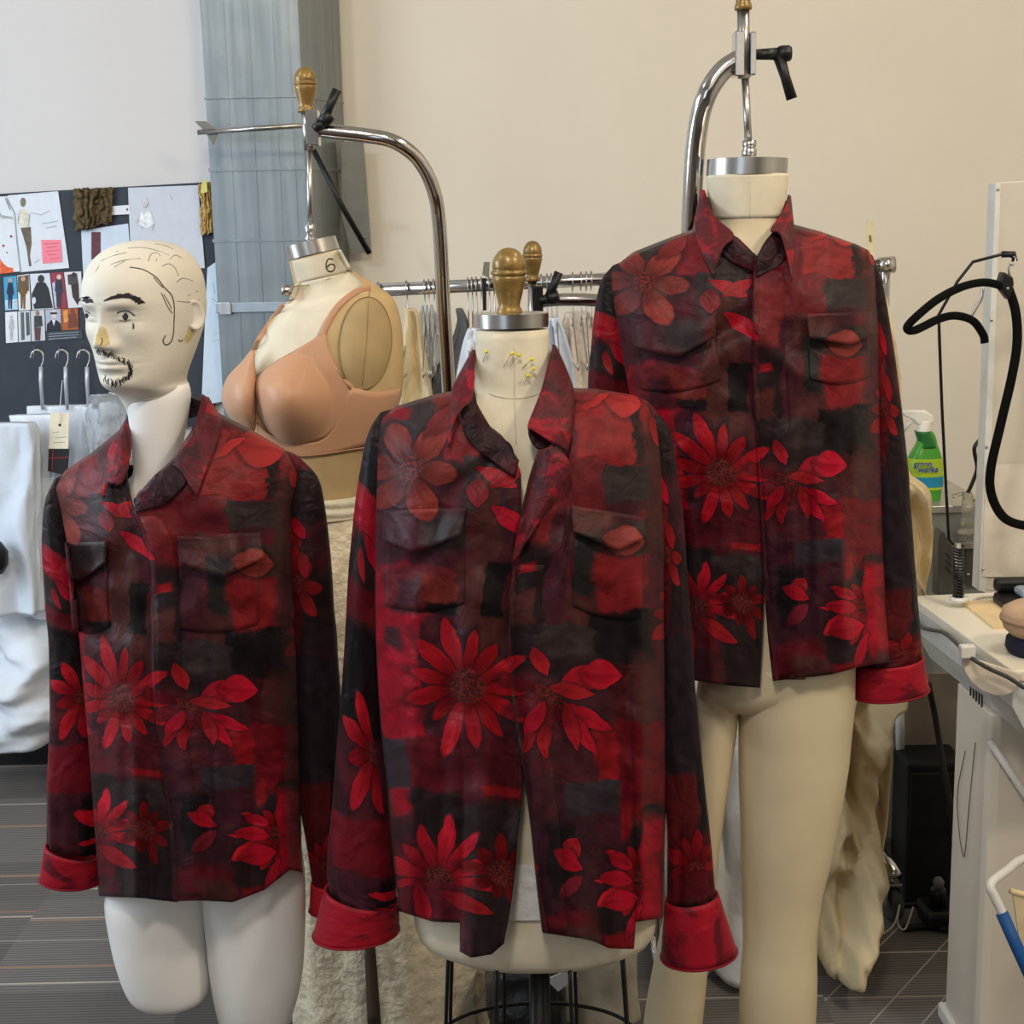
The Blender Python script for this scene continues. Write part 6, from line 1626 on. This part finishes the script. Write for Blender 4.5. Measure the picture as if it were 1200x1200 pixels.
# glass trap with black tube
GLASS = mat('cloudy_glass', (228, 226, 214), .12, 0, .08, 40, trans=.9, ior=1.3, bump=.5, bscale=60)
gt = thing('glass_trap', 'small cloudy glass valve fitting with a black tube behind the table', 'valve', (P(1133, 630, YSH - .05).x, YSH - .05, P(1133, 630, YSH - .05).z)); gt['dist'] = YSH - .05
YT = YSH - .06
m_loft(pix_rows([(577,1129,1139),(584,1128,1141),(588,1127,1142),(605,1127,1143),(612,1125,1144),(618,1128,1143),(622,1123,1144),(625,1122,1144)], YT, .95, 28, 40)).build('glass_body', GLASS, gt)
for a, b in (((1136,603),(1143,600)), ((1126,612),(1132,617)), ((1137,613),(1144,609)), ((1116,582),(1129,578)), ((1141,586),(1147,592))):
    m_tube([P(*a, YT - .015), P(*b, YT - .02)], .005, 8).build('glass_spur', GLASS, gt)
m_tube([P(1134,578,YT), P(1141,562,YT), P(1145,548,YT), P(1142,530,YT), P(1143,522,YT), P(1152,511,YT+.02)], .0055, 10, res=40).build('black_tube', BLACK, gt)
pst = P(1133, 626, YT); m_box((pst.x - .03, YT - .03, pst.z - .012), (pst.x + .03, YSH - .035, pst.z)).build('bracket', STEEL, gt, smooth=False)
# dark shield plate beside the spring
ds = thing('heat_shield', 'dark grey slotted plastic housing beside the spring', 'housing', P(1110, 700, YH + .12))
m_prism([P(*p, YH + .12) for p in ((1099,700),(1100,640),(1101,628),(1104,621),(1108,624),(1112,634),(1117,640),(1117,702))], (0, .05, 0)).build('housing', mat('dark_grey_plastic', (58, 57, 54), .4), ds, bevel=.004, smooth=False)
sl_ = MB()
for k in range(3):
    pix_prism([(1107.5, 648 + 8*k), (1109, 648 + 8*k), (1114, 654 + 8*k), (1114, 657 + 8*k)], YH + .1185, .003, sl_)
sl_.build('vent_slot', BLACK, ds, smooth=False)

# ------------------------------------------------------------------ under the table
YU = 3.5
bxx = thing('black_box', 'black equipment box on the floor in shadow under the table', 'box', (P(1080, 960, YU).x, YU + .15, 0))
m_box((P(1070,960,YU).x, YU + .06, 0), (P(1140,960,YU).x, YU + .3, P(1080,905,YU).z)).build('box_body', mat('matte_black', (14, 14, 15), .6), bxx, bevel=.01, smooth=False)
m_box((P(1073,960,YU).x, YU + .05, P(1080,985,YU).z), (P(1136,960,YU).x, YU + .06, P(1080,915,YU).z)).build('box_front', BLACK, bxx, bevel=.004, smooth=False)
cbs = 'black cables under the table'
tag(m_tube([PZ(1040,1010,.01), PZ(1062,1002,.03), PZ(1085,1000,.05), PZ(1110,1020,.02), PZ(1128,1035,.01)], .008, 8, res=40).build('floor_cable', BLACK), 'thick black cable looping nearest the black box', 'cable', cbs)
tag(m_tube([PZ(1046,1060,.008), PZ(1075,1060,.008), PZ(1110,1056,.008)], .008, 8, res=30).build('floor_cable', BLACK), 'black cable running straight to the black pedal', 'cable', cbs)
tag(m_tube([PZ(1058,1088,.008), PZ(1090,1086,.008), PZ(1120,1092,.008)], .009, 8, res=30).build('floor_cable', BLACK), 'black cable lying in front of the black pedal', 'cable', cbs)
tag(m_tube([P(1088,800,3.5), P(1096,840,3.5), P(1104,890,3.45), P(1116,960,3.4), P(1122,1010,3.4)], .008, 8, res=40).build('hanging_cable', BLACK), 'black cable dropping from the table underside behind the cuff', 'cable', cbs)
pdl = thing('foot_pedal', 'small black foot pedal with a grey knob beside the pedestal', 'pedal', PZ(1095, 1085, 0))
pc = PZ(1098, 1082, 0)
m_box((pc.x - .04, pc.y - .05, 0), (pc.x + .05, pc.y + .06, .05)).build('pedal_body', BLACK, pdl, bevel=.012, smooth=False)
m_lathe([(.022,.05),(.022,.09),(.015,.1),(0,.1)], pc, 18).build('pedal_post', BLACK, pdl)
m_lathe([(0,.098),(.013,.1),(.015,.115),(.008,.125),(0,.126)], pc, 16).build('pedal_knob', mat('grey_knob', (120, 118, 112), .5), pdl)
pnl = thing('table_skirt_panel', 'grey panel closing the back of the table', 'panel', (P(1080, 870, 3.7).x, 3.7, P(1080, 905, 3.7).z))
m_box((P(1040,870,3.7).x, 3.7, 0), (P(1130,870,3.7).x, 3.715, P(1080,790,3.7).z)).build('panel_sheet', mat('warm_grey_panel', (140, 130, 118), .7), pnl, smooth=False)
m_tube([P(1054,800,3.68), P(1055,878,3.68)], .012, 10).build('panel_post', WMETAL, pnl)
